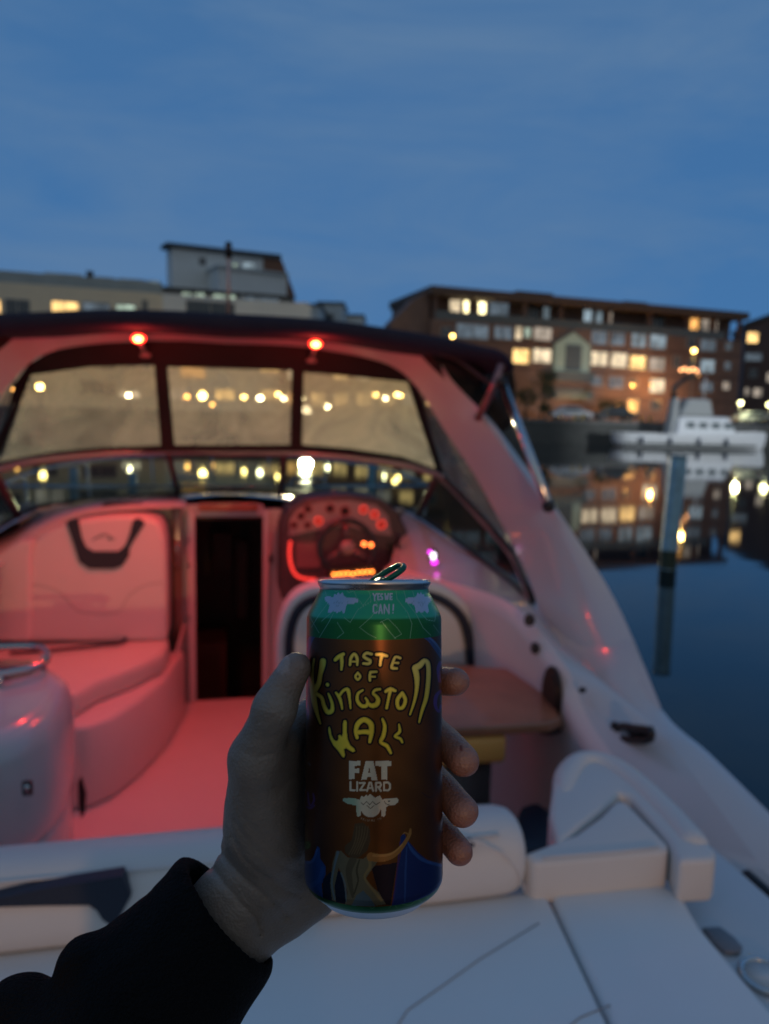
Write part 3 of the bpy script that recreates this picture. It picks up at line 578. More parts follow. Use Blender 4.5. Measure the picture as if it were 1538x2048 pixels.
# ---- windshield
wt = both(smooth_path(WT, 5)); wbm = both(smooth_path(WB, 5))
m = MB(); m.grid([wt, [(a+b)/2+np.array((0, 0, .0)) for a, b in zip(wt, wbm)], wbm])
m.build('windshield_glass', wglass, bt)
wf = MB(); wf.tube(wt, .021, 10); wf = wf.build('windshield_frame', mat('frame_aluminium', (.30, .26, .27), .35, metal=.5), bt)
m = MB(); m.tube([p+np.array((0, -.01, .012)) for p in wbm], .013, 8); m.build('base_gasket', black, wf)
def post(px0, py0, Y0, px1, py1, Y1, r=.018):
    m = MB(); m.tube([P(px0, py0, Y=Y0), P(px1, py1, Y=Y1)], r, 8); return m.build('windshield_post', frame_m, wf)
post(337, 905, 4.49, 356, 988, 4.93); post(568, 905, 4.49, 560, 992, 4.92)
post(871, 958, 4.3, 836, 1030, 4.6, .024)
a, b = mir(P(871, 958, Y=4.3)), mir(P(836, 1030, Y=4.6)); m = MB(); m.tube([a, b], .024, 8); m.build('windshield_post', frame_m, wf)
# ---- arch
ST = [((1080, 1225, 2.98), (1282, 1424, 2.19), (1322, 1415, 2.14)), ((1053, 1147, 3.15), (1184, 1211, 2.66), (1230, 1200, 2.62)), ((1013, 1066, 3.38), (1098, 1027, 3.0), (1124, 1032, 2.95)),
      ((952, 955, 3.7), (1030, 925, 3.32), (1058, 942, 3.27)), ((890, 862, 3.95), (962, 833, 3.62), (986, 846, 3.57)), ((845, 790, 4.08), (893, 757, 3.86), (908, 765, 3.8)), ((800, 742, 4.18), (840, 700, 3.98), (851, 694, 3.95)), ((735, 716, 4.22), (750, 679, 4.04), (750, 668, 4.04)), ((600, 694, 4.22), (600, 672, 4.05), (600, 662, 4.06)), ((457, 688, 4.22), (457, 668, 4.05), (457, 658, 4.06))]
sec = []
for I, A_, O in ST:
    i, a, o = P(*I[:2], Y=I[2]), P(*A_[:2], Y=A_[2]), P(*O[:2], Y=O[2])
    fo = i+(o-a)*1.0+np.array((.02, .02, .0))
    mid = (i+a)/2+np.array((-.006, 0, .004)); sec.append([i, mid, a, a*.35+o*.65+np.array((0, -.012, 0)), o, fo])
for s_ in sec[-1]: s_[0] = 0
cols = [smooth_path([s_[k] for s_ in sec], 5) for k in range(6)]
half = [[c[j] for c in cols] for j in range(len(cols[0]))]
full = half+[[mir(p) for p in h] for h in half[::-1][1:]]
m = MB(); m.grid(full, True); m.F += [tuple(range(6)), tuple(len(m.V)-6+k for k in range(6))[::-1]]
arch = m.build('arch', gel, bt); es_ = arch.modifiers.new('e', 'EDGE_SPLIT'); es_.split_angle = R(38)
# seam joints on the arch leg
I_edge = [h[0] for h in half]
# ---- clear curtain between arch and windshield
ct, cb = P(457, 692, Y=4.23), P(457, 898, Y=4.47)
kk = -(cb[1]-ct[1])/(cb[2]-ct[2]); cc = ct[1]+kk*ct[2]
def CP(px, py, o=0):
    d = ray(px, py); p = d*(cc/(d[1]+kk*d[2])); return p+np.array((0, -o, 0))
def cpoly(name, pts, mt, o=0, th=.006, par=None):
    m = MB(); m.prism([CP(x, y, o) for x, y in pts], (0, th, 0)); return m.build(name, mt, par or bt, smooth=False)
cur = cpoly('curtain', [(12, 830), (30, 768), (58, 728), (105, 700), (170, 688), (300, 682), (457, 682), (600, 688), (735, 708), (800, 735), (832, 768), (820, 766), (815, 764), (606, 744), (583, 741), (335, 734), (309, 731), (180, 734), (63, 750), (45, 780)], blackc, .01)
cpoly('curtain_band', [(309, 729), (335, 732), (350, 897), (322, 897)], blackc, .012, par=cur)
cpoly('curtain_band', [(583, 738), (607, 742), (604, 897), (580, 897)], blackc, .012, par=cur)
cpoly('curtain_band', [(813, 760), (833, 768), (890, 952), (873, 944)], blackc, .012, par=cur)
cpoly('curtain_band', [(44, 775), (64, 748), (4, 905), (-26, 925)], blackc, .012, par=cur)
bot = [(-26, 930), (40, 915), (110, 903), (200, 895), (322, 890), (450, 890), (603, 889), (700, 897), (800, 912), (878, 940)]
cpoly('curtain_hem', bot+[(x, y+13) for x, y in bot[::-1]], blackc, .014, par=cur)
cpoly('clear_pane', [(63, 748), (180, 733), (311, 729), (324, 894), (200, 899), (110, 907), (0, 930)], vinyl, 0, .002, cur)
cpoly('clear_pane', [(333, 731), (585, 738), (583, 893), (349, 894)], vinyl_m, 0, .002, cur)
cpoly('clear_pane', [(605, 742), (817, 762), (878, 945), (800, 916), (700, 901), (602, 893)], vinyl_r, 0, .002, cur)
# side curtains: between the front band, the arch's fore edge and the windshield frame
for side in (1, -1):
    sgn = np.array((side, 1, 1))
    ie = smooth_path([P(832, 766, Y=4.12)]+[P(*ST[k][0][:2], Y=ST[k][0][2]+.02) for k in (5, 4, 3, 2, 1)], 4)
    lo = smooth_path([CP(888, 952)]+[p+np.array((0, 0, .015)) for p in WT[4:]], 1); n_ = len(ie)
    T = np.linspace(0, 1, n_); S_ = np.linspace(0, 1, len(lo)); lo = [np.array([np.interp(t, S_, [p[k] for p in lo]) for k in range(3)]) for t in T]
    m = MB(); m.grid([[p*sgn for p in ie], [(a*.5+b*.5)*sgn for a, b in zip(ie, lo)], [p*sgn for p in lo]]); s_o = m.build('side_pane', vinyl, cur)
    m = MB(); m.tube([p*sgn+np.array((0, -.01, 0)) for p in lo], .016, 8); m.build('hem', blackc, cur)
    m = MB(); m.tube([p*sgn for p in [P(840, 790, Y=4.1), P(868, 860, Y=4.12), P(905, 940, Y=4.1), P(935, 1005, Y=4.02)]], .004, 6); m.build('zip', blackc, cur)
# ---- canvas top
BT = [(457, 627, 667, 3.78), (600, 635, 671, 3.77), (700, 645, 679, 3.74), (800, 660, 694, 3.69), (880, 673, 706, 3.62), (950, 689, 716, 3.55), (1000, 701, 727, 3.47), (1024, 722, 745, 3.42)]
rows = []
for px, y0, y1, Yv in BT:
    a, b = P(px, y0, Y=Yv), P(px, y1, Y=Yv+.02); fw = np.array((0, 1.15, .03))
    rows.append([a, a*.7+b*.3+np.array((0, -.02, 0)), a*.3+b*.7+np.array((0, -.02, 0)), b, b+fw*.3, b+fw+np.array((0, 0, -.01)), a+fw+np.array((0, 0, 0)), a+fw*.5+np.array((0, 0, .03))])
for p in rows[0]: p[0] = 0
cols = [smooth_path([r[k] for r in rows], 4) for k in range(8)]; half = [[c[j] for c in cols] for j in range(len(cols[0]))]
m = MB(); m.grid([[mir(p) for p in h] for h in half[::-1]][:-1]+half, True); n_ = len(m.V)
m.F += [tuple(range(8))[::-1], tuple(n_-8+k for k in range(8))]; can_top = m.build('canvas_top', navyc, bt)
# folded canvas hanging at each end, and its struts
for side in (1, -1):
    sgn = np.array((side, 1, 1)); rng = np.random.default_rng(3)
    pol = [(846, 694), (930, 705), (1004, 716), (1024, 735), (1031, 770), (1030, 820), (1022, 852), (1002, 868), (970, 842), (920, 800), (880, 745)]
    cen = np.array((960, 770)); rows = []
    for k in (1, .8, .5, .2, .03):
        rows.append([P(*(cen+(np.array(p)-cen)*k), Y=3.88-.10*(1-k)+rng.uniform(-.03, .03))*sgn for p in pol])
    back = [p+np.array((0, .25, 0)) for p in rows[0]]
    m = MB(); m.grid([back]+rows, True); m.F.append(tuple(range(11))); m.F.append(tuple(len(m.V)-11+k for k in range(11))[::-1]); m.build('folded_canvas', blackc, can_top)
    m = MB(); m.tube([p*sgn for p in smooth_path([P(880, 706, Y=3.7), P(920, 722, Y=3.66), (P(955, 748, Y=3.6)), P(985, 772, Y=3.55), P(990, 800, Y=3.55)], 4)], .010, 8); m.build('canopy_bow', frame_m, can_top)
    m = MB(); m.tube([P(1004, 728, Y=3.45)*sgn, P(985, 780, Y=3.47)*sgn, P(955, 838, Y=3.6)*sgn], .019, 10); m.build('canopy_brace', mat('bronzed_tube', (.35, .2, .2), .3, metal=.8), can_top)
    m = MB(); m.tube([P(1007, 772, Y=3.42)*sgn, P(1096, 1008, Y=2.92)*sgn], .021, 14); sr = m.build('canopy_strut', steel, can_top)
    m = MB(); m.ball(P(1097, 1012, Y=2.92)*sgn, .03, 10); m.build('strut_joint', black, sr); m = MB(); m.ball(P(1003, 765, Y=3.42)*sgn, .03, 10); m.build('strut_joint', black, sr)
a, b = P(457, 632, Y=4.3), P(457, 484, Y=4.3); m = MB(); m.tube([a, b*.8+a*.2], .011, 10); mst = m.build('light_mast', mat('mast_tube', (.5, .38, .34), .4, metal=.3), can_top)
m = MB(); m.tube([b*.79+a*.21, b*.78+a*.22+np.array((0, 0, .004)), b-np.array((0, 0, .01)), b], [.014, .019, .019, .014], 12); m.build('mast_lamp', black, mst)
# ---- two red lamps under the canvas
redm = emit('red_lamp', (1, .02, .01), 9)
corem = emit('red_lamp_core', (1, .55, .12), 14)
for x, y in ((277, 677), (631, 688)):
    c = P(x, y, Y=3.92); m = MB(); m.ball(c, .027, 14, (1.25, .8, .8)); lo_ = m.build('red_lamp', redm, bt)
    m = MB(); m.ball(c+np.array((0, -.017, -.004)), .0165, 12, (1.2, .8, .8)); m.build('bulb', corem, lo_)
    b_ = P(x+(14 if x < 400 else -8), y+30, Y=4.18); m = MB(); m.tube([c+np.array((0, .02, -.01)), (c+b_)/2, b_], .010, 8); m.tube([b_, b_+np.array((0, .0, -.02))], .028, 10); m.build('lamp_bracket', mat('lamp_bracket', (.3, .25, .25), .4), lo_)
    light('SPOT', 'red_light', c+np.array((0, -.08, -.06)), (1, .034, .020), 38.0, lo_, r=.03, spot=128, aim=(c[0]*.5-.35, 3.75, -1.9), blend=.9)
    light('POINT', 'red_spill', c+np.array((0, -.07, -.05)), (1, .035, .03), 3.2, lo_, r=.03)
# ---- helm
HY = 4.4
m = MB(); m.prism([P(x, y, Y=HY) for x, y in ((562, 1200), (562, 1062), (576, 1022), (610, 999), (690, 990), (765, 998), (796, 1022), (815, 1060), (818, 1200))], (0, .38, 0)); m.build('helm_dash', dash_m, bt, bevel=.02, smooth=False)
panel = mat('gauge_panel', (.27, .22, .22), .35)
m = MB(); m.prism([P(x, y, Y=HY-.012) for x, y in ((578, 1072), (580, 1040), (596, 1018), (640, 1004), (700, 1001), (752, 1010), (776, 1032), (784, 1072), (745, 1066), (690, 1050), (635, 1060))], (0, .014, 0)); gp = m.build('gauge_panel', panel, bt, smooth=False)
redg = emit('gauge_red', (1, .05, .03), 1.6); redd = emit('gauge_dim', (1, .06, .05), .22)
for x, y, r, em_ in ((727, 1019, 7, redg), (749, 1029, 7, redg), (763, 1049, 8, redg), (637, 1042, 7, redg), (588, 1050, 7, redd), (616, 1018, 8, redd), (602, 1032, 8, redd), (660, 1017, 9, redd), (690, 1022, 10, redd), (615, 1050, 7, redd)):
    c = P(x, y, Y=HY-.02); rr = r*HY/F; m = MB(); m.tube([c+rr*np.array((math.cos(a), 0, math.sin(a))) for a in np.linspace(0, 2*math.pi, 16)[:-1]], .0035, 6, closed=True); m.build('gauge_ring', em_, gp)
    m = MB(); m.tube([c+(0, .006, 0), c+(0, .0075, 0)], rr*.92, 14); m.build('gauge', black, gp)
m = MB(); pth = smooth_path([P(x, y, Y=HY-.03) for x, y in ((581, 1082), (579, 1105), (582, 1130), (592, 1150), (612, 1158), (632, 1159))], 4); m.tube(pth, .008, 8); m.build('led_strip', emit('led_strip', (1, .04, .03), 1.5), bt)
m = MB(); m.prism([P(x, y, Y=HY-.014) for x, y in ((592, 1086), (640, 1086), (640, 1136), (592, 1136))], (0, .012, 0)); m.build('display', mat('display_glass', (.22, .12, .12), .15, coat=.5), bt, bevel=.004, smooth=False)
m = MB(); m.prism([P(x, y, Y=HY-.02) for x, y in ((775, 1085), (812, 1085), (818, 1125), (780, 1130))], (0, .03, 0)); m.build('throttle_box', black, bt, bevel=.008, smooth=False)
m = MB(); m.tube([P(800, 1110, Y=HY-.02), P(796, 1085, Y=HY-.14), P(800, 1070, Y=HY-.16)], [.012, .012, .018], 8); m.build('throttle_lever', black, bt)
wc = P(694, 1096, Y=4.12); wr = .158
ax1 = np.array((1, 0, 0)); ax2 = np.array((0, .28, .96))
def wp(a, r, o=0): return wc+ax1*math.cos(a)*r+ax2*math.sin(a)*r+np.array((0, -.96, .28))*o
m = MB(); m.tube([wp(a, wr) for a in np.linspace(0, 2*math.pi, 33)[:-1]], .017, 10, closed=True); sw = m.build('steering_wheel', black, bt)
for a in (math.pi*.5, math.pi*1.17, math.pi*1.83): m = MB(); m.tube([wp(a, .03, 0), wp(a, wr)], [.024, .012], 8); m.build('spoke', mat('spoke_metal', (.09, .07, .07), .35, metal=.3), sw)
m = MB(); m.ball(wp(0, 0, .01), .045, 14, (1, .6, 1)); m.build('wheel_hub', mat('wheel_hub', (.25, .18, .18), .3), sw)
am = emit('switch_amber', (1, .22, .03), 9)
for k in range(9):
    t = k/8; c = P(668+t*76, 1149-t*6+(2 if k == 4 else 0), Y=4.02); m = MB(); m.ball(c, .0085, 8); m.build('switch_light', am, bt)
m = MB(); m.prism([P(x, y, Y=4.04) for x, y in ((655, 1160), (655, 1138), (755, 1132), (755, 1156))], (0, .1, 0)); m.build('switch_panel', black, bt, bevel=.005, smooth=False)
for x, y in ((728, 1088), (742, 1090)): c = P(x, y, Y=4.1); m = MB(); m.ball(c, .012, 8); m.build('indicator_light', emit('indicator', (1, .16, .03), 8), bt)
# round bulkhead lights and glints by the door are lamps of the dash: small compass
c = P(668, 992, Y=4.6); m = MB(); m.ball(c, .028, 10); m.build('compass', mat('compass_red', (.4, .03, .03), .2, em=(1, .03, .03), es=.25, var=0), bt)
# small remote with a lit display on the starboard side
c = P(866, 1112, Y=3.7); m = MB(); m.ball(c, .036, 14, (.75, .5, 1.15)); rmt = m.build('stereo_remote', black, bt)
c2 = c+np.array((-.004, -.02, .004)); m = MB(); m.ball(c2, .020, 10, (.7, .3, 1)); m.build('screen', emit('remote_white', (.9, .85, .95), 3.5), rmt)
m = MB(); m.ball(c+np.array((.003, -.018, -.030)), .017, 10, (1, .3, .7)); m.build('button', emit('remote_magenta', (.8, .02, .8), 4), rmt)
m = MB(); m.ball(c+np.array((-.022, -.015, .024)), .010, 8, (1, .3, 1)); m.build('button', MATS['remote_magenta'], rmt)
# ---- helm seat (seen from behind)
SY = 3.05
out = [(556, 1500), (554, 1330), (556, 1275), (568, 1225), (596, 1188), (650, 1170), (755, 1166), (855, 1166), (908, 1184), (945, 1222), (964, 1275), (968, 1340), (968, 1500)]
m = MB(); m.prism([P(x, y, Y=SY) for x, y in smooth_path(out, 3)], (0, .14, 0)); hs = m.build('helm_seat_back', vin, bt, bevel=.03, seg=3, smooth=False)
def inset(pts, d, c=(758, 1330)):
    o = []
    for x, y in pts: v = np.array((x-c[0], y-c[1]), float); l_ = np.linalg.norm(v); o.append(np.array(c)+v*(1-d/l_))
    return o
arc_o = smooth_path(inset([(560, 1330), (560, 1275), (572, 1225), (600, 1192), (655, 1176), (755, 1172), (850, 1172), (903, 1190), (940, 1226), (956, 1275), (962, 1330)], 10), 3)
arc_i = inset(arc_o, 17)
m = MB(); V = [P(*p, Y=SY-.016) for p in arc_o]+[P(*p, Y=SY-.016) for p in arc_i]; n_ = len(arc_o); m.add(V, [(i, i+1, n_+i+1, n_+i) for i in range(n_-1)]); m.build('seat_accent', navyv, hs, solid=.012)
m = MB(); m.prism([P(*p, Y=SY-.03) for p in inset(arc_o, 20)], (0, .035, 0)); m.build('seat_centre', vin, hs, bevel=.012, smooth=False)
m = MB(); m.box((.30, 3.1, -1.9), (1.05, 3.55, -1.35)); m.build('helm_seat_base', gel, bt, bevel=.03)
# ---- table and drawer box
m = MB(); m.prism([P(x, y, Z=-1.03) for x, y in ((780, 1334), (890, 1328), (1040, 1338), (1072, 1350), (1104, 1400), (1122, 1436), (1100, 1446), (1000, 1452), (885, 1458), (780, 1460))], (0, 0, -.035)); m.build('table_top', teak, bt, bevel=.008, smooth=False)
m = MB(); c = P(930, 1400, Z=-1.07); m.tube([c, np.array((c[0], c[1], -1.9))], .035, 14); m.build('table_leg', steel, bt)
a = P(800, 1466, Y=2.24); b = P(1014, 1528, Y=2.24)
m = MB(); m.box((a[0], 2.24, b[2]), (b[0], 2.6, -1.07)); m.build('locker', mat('warm_lit_locker', (.70, .36, .09), .5), bt, bevel=.02)  # warm light on the cream box put into its amber colour
m = MB(); m.box((a[0]+.05, 2.28, -1.9), (b[0]-.04, 2.58, b[2]-.002)); m.build('locker_base', dash_m, bt)
# ---- starboard side fittings
def oval(name, cx, cy, rx, ry, X, par=None, mt=black, th=.012, n=20):
    m = MB(); m.prism([P(cx+rx*math.cos(t), cy+ry*math.sin(t), X=X) for t in np.linspace(0, 2*math.pi, n+1)[:-1]], (-th, 0, 0)); return m.build(name, mt, par or bt, smooth=False, bevel=.003)
sp = oval('speaker', 1107, 1387, 19, 56, 1.158); oval('speaker_cone', 1106, 1387, 12, 40, 1.152, sp, black)
oval('speaker', 1100, 1456, 26, 15, 1.15); oval('vent', 1062, 1240, 9, 13, 1.135); oval('vent', 1073, 1296, 7, 12, 1.145)
oval('cable_port', 1168, 1380, 5, 6, 1.2)
# folding cleat
m = MB(); lp_ = smooth_path([P(x, y, X=1.248) for x, y in ((1236, 1462), (1240, 1476), (1268, 1481), (1296, 1480), (1303, 1468), (1298, 1460), (1268, 1456), (1244, 1452))], 3, True); m.tube(lp_, .012, 8, closed=True); m.ball(P(1230, 1452, X=1.245), .016, 8); clt = m.build('cleat', black, bt)
m = MB(); m.prism([P(x, y, X=1.268) for x, y in ((1230, 1446), (1308, 1452), (1310, 1484), (1234, 1484))], (-.008, 0, .0)); m.build('cleat_base', black, clt, bevel=.003)
m = MB(); m.prism([P(x, y, X=1.255) for x, y in ((1488, 1748), (1500, 1738), (1560, 1790), (1570, 1890), (1540, 1850), (1492, 1805))], (-.02, 0, 0)); m.build('courtesy_light', black, bt, bevel=.004)
# ---- lower lounge and stern cushions
PZ_ = -1.0
m = MB(); m.prism([(-1.3, 1.30, PZ_-.07), (.93, 1.30, PZ_-.07), (1.02, 2.0, PZ_-.07), (1.21, 2.0, PZ_-.07), (1.21, 1.4, PZ_-.07), (1.27, -.15, PZ_-.10), (-1.3, -.15, PZ_-.10)][::-1], (0, 0, -.05)); m.build('aft_deck', gel, bt, bevel=.01)
def PZp(x, y, z): return P(x, y, Z=z)
s1 = [PZp(x, y, PZ_)[:2] for x, y in ((1110, 1808), (1150, 1890), (1225, 2048))]
xs = s1[0][0]; sl = (s1[2][0]-s1[0][0])/(s1[2][1]-s1[0][1])
def seamx(y, off=0): return xs+sl*(y-s1[0][1])+off
m = MB(); m.prism([np.array((x, y, PZ_)) for x, y in ((-1.3, 1.36), (seamx(1.34, -.004), 1.36), (seamx(.0, -.004), .0), (-1.3, .0))], (0, 0, -.07)); pad1 = m.build('sun_pad', pad_m, bt, bevel=.014, seg=3)
e1_, e2_ = PZp(1335, 1778, PZ_), PZp(1400, 1852, PZ_); e3_ = PZp(1538, 2015, PZ_)
m = MB(); m.prism([np.array((x, y, PZ_+.001)) for x, y in ((seamx(1.34, .004), 1.36), (e1_[0]-.01, 1.35), (e1_[0]+.02, 1.29), (e2_[0], e2_[1]), (e3_[0], e3_[1]), (e3_[0]+.05, .0), (seamx(0, .004), .0))], (0, 0, -.071)); pad2 = m.build('sun_pad', pad_m, bt, bevel=.014, seg=3)
m = MB(); m.tube([PZp(x, y, PZ_+.001) for x, y in ((1078, 1846), (960, 1918), (880, 1975), (815, 2020), (780, 2075))], .0014, 6); m.build('pad_seam', seamm, pad1)
m = MB(); m.tube([PZp(x, y, PZ_+.001) for x, y in ((1220, 2010), (1160, 2035), (1130, 2060))], .0014, 6); m.build('pad_seam', seamm, pad1)
# bolster
zt_ = -.845
def rbox(name, x0, x1, prof, mt, par, ns=14, er=.06, cx=0):   # profile swept in x with rounded ends
    rows = []; cen = np.mean(np.array(prof), axis=0)
    xs_ = [x0, x0+er*.15, x0+er*.5, x0+er]+list(np.linspace(x0+er, x1-er, ns)[1:-1])+[x1-er, x1-er*.5, x1-er*.15, x1]
    for x in xs_:
        d = min(x-x0, x1-x); k = 1 if d >= er else math.sqrt(max(0, 1-((er-d)/er)**2)); k = .72+.28*k
        rows.append([np.array((x, cen[0]+(p[0]-cen[0])*k, cen[1]+(p[1]-cen[1])*k)) for p in prof])
    m = MB(); m.grid(rows, True); n_ = len(prof); m.F += [tuple(range(n_)), tuple(len(m.V)-n_+k for k in range(n_))[::-1]]; return m.build(name, mt, par, sub=1)
prof = [(1.335, -1.01), (1.325, -.95), (1.33, -.89), (1.36, -.858), (1.40, zt_), (1.46, -.85), (1.50, -.875), (1.52, -.92), (1.52, -1.0), (1.45, -1.02)]
bol = rbox('bolster', -1.35, .615, prof, vin, bt)
m = MB(); m.prism([P(x, y, Y=1.322) for x, y in ((-60, 1806), (0, 1796), (90, 1777), (245, 1752), (262, 1792), (228, 1856), (205, 1840), (194, 1822), (178, 1811), (90, 1812), (-60, 1816))], (0, .03, 0)); m.build('bolster_accent', navyv, bol, smooth=False)
m = MB(); m.prism([P(x, y, Y=1.322) for x, y in ((895, 1702), (950, 1690), (925, 1712))], (0, .03, 0)); m.build('bolster_accent', navyv, bol, smooth=False)
m = MB(); m.tube([P(x, y, Y=1.331) for x, y in ((905, 1680), (960, 1684), (1005, 1705), (1035, 1740), (1050, 1785))], .0025, 6); m.build('piping', vin, bol)
m = MB(); m.tube([np.array((x, 1.352, -.8605)) for x in np.linspace(-1.25, .55, 12)], .0028, 6); m.build('piping', vin, bol)
# corner cushion
tp = [PZp(1046, 1706, -.915), PZp(1090, 1690, -.915), PZp(1150, 1668, -.912), PZp(1200, 1632, -.908), PZp(1232, 1600, -.905), PZp(1252, 1602, -.905), PZp(1338, 1688, -.915), PZp(1335, 1704, -.92), PZp(1070, 1728, -.92)]
m = MB(); m.prism(tp, (0, 0, -.095)); cco = m.build('corner_cushion', vin, bt, bevel=.034, seg=6)
m = MB(); m.tube([P(x, y, Z=-.9135) for x, y in ((1085, 1716), (1150, 1710), (1240, 1703), (1318, 1694))], .0022, 6); m.build('piping', vin, cco)
oc = [(1098, 1625), (1108, 1550), (1135, 1510), (1180, 1497), (1240, 1516), (1330, 1595), (1412, 1676), (1434, 1702), (1430, 1720), (1358, 1722), (1338, 1680), (1262, 1592), (1240, 1584), (1205, 1618), (1160, 1652), (1115, 1690)]
m = MB(); m.prism([PZp(x, y, -.91) for x, y in oc], (0, 0, -.10)); arb = m.build('armrest_bolster', vin, bt, bevel=.035, seg=5)
m = MB(); m.tube(smooth_path([P(x, y, Z=-.93) for x, y in ((1128, 1610), (1134, 1562), (1160, 1532), (1205, 1532), (1262, 1566), (1330, 1630), (1384, 1690), (1392, 1706))], 4), [.008, .020, .028, .033]+[.036]*21+[.033, .028, .020, .008], 14); m.build('backrest_roll', vin, arb)
# lounge seat below, ahead of the bolster
m = MB(); m.box((.45, 1.56, -1.55), (1.0, 2.15, -1.42)); m.build('lounge_cushion', vin, bt, bevel=.03)
m = MB(); m.box((.45, 1.56, -1.9), (1.02, 2.13, -1.552)); m.build('lounge_base', gel, bt)
m = MB(); m.prism([P(x, y, Z=-1.3) for x, y in ((1028, 1668), (1040, 1610), (1075, 1600), (1105, 1622), (1140, 1665), (1120, 1700), (1035, 1700))], (0, 0, -.1)); m.build('navy_cushion', navyv, bt, bevel=.02)
# deck fittings right of the sun pad
m = MB(); m.prism([P(x, y, Z=-1.065) for x, y in ((1404, 1854), (1440, 1852), (1468, 1872), (1486, 1892), (1480, 1904), (1452, 1904), (1425, 1882))], (0, 0, -.01)); hp = m.build('hatch_latch', mat('grey_plastic', (.16, .17, .19), .4), bt, bevel=.003)
c = P(1532, 1952, Z=-1.07); m = MB(); m.tube([c+.045*np.array((math.cos(a), math.sin(a), 0)) for a in np.linspace(0, 2*math.pi, 25)[:-1]], .006, 8, closed=True); ch_ = m.build('cup_holder', steel, bt)
m = MB(); m.tube([c+(0, 0, -.001), c+(0, 0, .002)], .042, 20); m.build('cup_holder_well', vin, ch_)
# ---- companion seat on the port side
CY = 4.35
pol = smooth_path([(40, 1284), (44, 1150), (58, 1095), (95, 1062), (150, 1042), (235, 1031), (300, 1036), (326, 1062), (333, 1140), (334, 1284)], 3)
m = MB(); V0 = [P(x, y, Y=CY) for x, y in pol]; m.prism(V0, (0, .3, 0)); cs = m.build('companion_seat_back', vin, bt, bevel=.03, seg=3, smooth=False)
m = MB(); m.prism([P(x, y, Y=CY-.012) for x, y in ((132, 1044), (142, 1038), (156, 1038), (163, 1075), (172, 1095), (186, 1103), (236, 1103), (250, 1092), (258, 1072), (266, 1040), (278, 1036), (290, 1046), (268, 1080), (259, 1096), (258, 1112), (244, 1132), (228, 1138), (178, 1138), (158, 1124), (148, 1092))], (0, .02, 0)); m.build('seat_accent', navyv, cs, smooth=False, bevel=.004)
m = MB(); m.tube([P(x, y, Y=CY-.002) for x, y in ((185, 1080), (196, 1074), (205, 1074), (200, 1070), (212, 1068), (222, 1074), (214, 1078), (230, 1078))], .0035, 6); m.build('seat_emblem', mat('emblem_grey', (.2, .12, .12), .5), cs)
m = MB(); m.tube(smooth_path([P(x, y, Y=CY-.001) for x, y in ((62, 1168), (110, 1178), (140, 1205), (165, 1225), (235, 1225), (255, 1195), (285, 1172), (326, 1165))], 3), .0025, 6); m.build('seat_stitching', mat('stitching', (.45, .4, .38), .6), cs)
m = MB(); m.prism([P(x, y, Y=CY-.03) for x, y in ((-110, 1284), (-110, 1180), (-40, 1130), (10, 1100), (40, 1082), (66, 1080), (62, 1120), (62, 1284))], (0, .3, 0)); m.build('seat_wing', vin, cs, bevel=.02, smooth=False)
m = MB()
t1 = [P(x, y, Y=Yv) for x, y, Yv in ((-60, 1100, 4.3), (0, 1074, 4.55), (80, 1026, 4.75), (181, 998, 4.88), (300, 990, 4.93), (372, 990, 4.93))]
t2 = [P(x, y, Y=Yv) for x, y, Yv in ((-60, 1190, 4.2), (0, 1130, 4.3), (70, 1075, 4.4), (150, 1032, 4.45), (260, 1016, 4.45), (372, 1012, 4.6))]
m.grid([smooth_path(t1, 4), smooth_path(t2, 4)]); m.build('port_dash_top', gel, bt, solid=.012, offset=-1)
m = MB(); m.prism([P(x, y, Y=4.58)+np.array((0, 0, .0)) for x, y in ((190, 1024), (214, 1007), (284, 1009), (262, 1026))], (0, .004, .012)); m.build('dash_mat', navyv, bt, smooth=False)
cush = [(-80, 1300), (-60, 1262), (60, 1258), (333, 1256), (338, 1282), (325, 1306), (262, 1334), (196, 1358), (154, 1384), (60, 1400), (-60, 1400)]
m = MB(); m.prism([P(x, y, Z=-1.35) for x, y in cush], (0, 0, -.13)); m.build('companion_seat', vin, bt, bevel=.035, seg=3)
bs = [P(x, y, Z=-1.9) for x, y in ((178, 1620), (232, 1594), (284, 1552), (332, 1500), (372, 1428))]
m = MB(); m.prism(bs+[np.array((-1.19, bs[-1][1], -1.9)), np.array((-1.19, bs[0][1], -1.9))], (0, 0, .42)); m.build('companion_seat_base', floor_m, bt, bevel=.03)
m = MB(); m.tube(smooth_path([P(x, y, Z=z) for x, y, z in ((20, 1306, -1.33), (105, 1300, -1.33), (200, 1290, -1.33), (244, 1284, -1.33), (262, 1264, -1.32), (290, 1256, -1.32), (328, 1256, -1.32))], 3), [.010]*13+[.02]*6, 8); m.build('seat_grab_rail', navyv, bt)
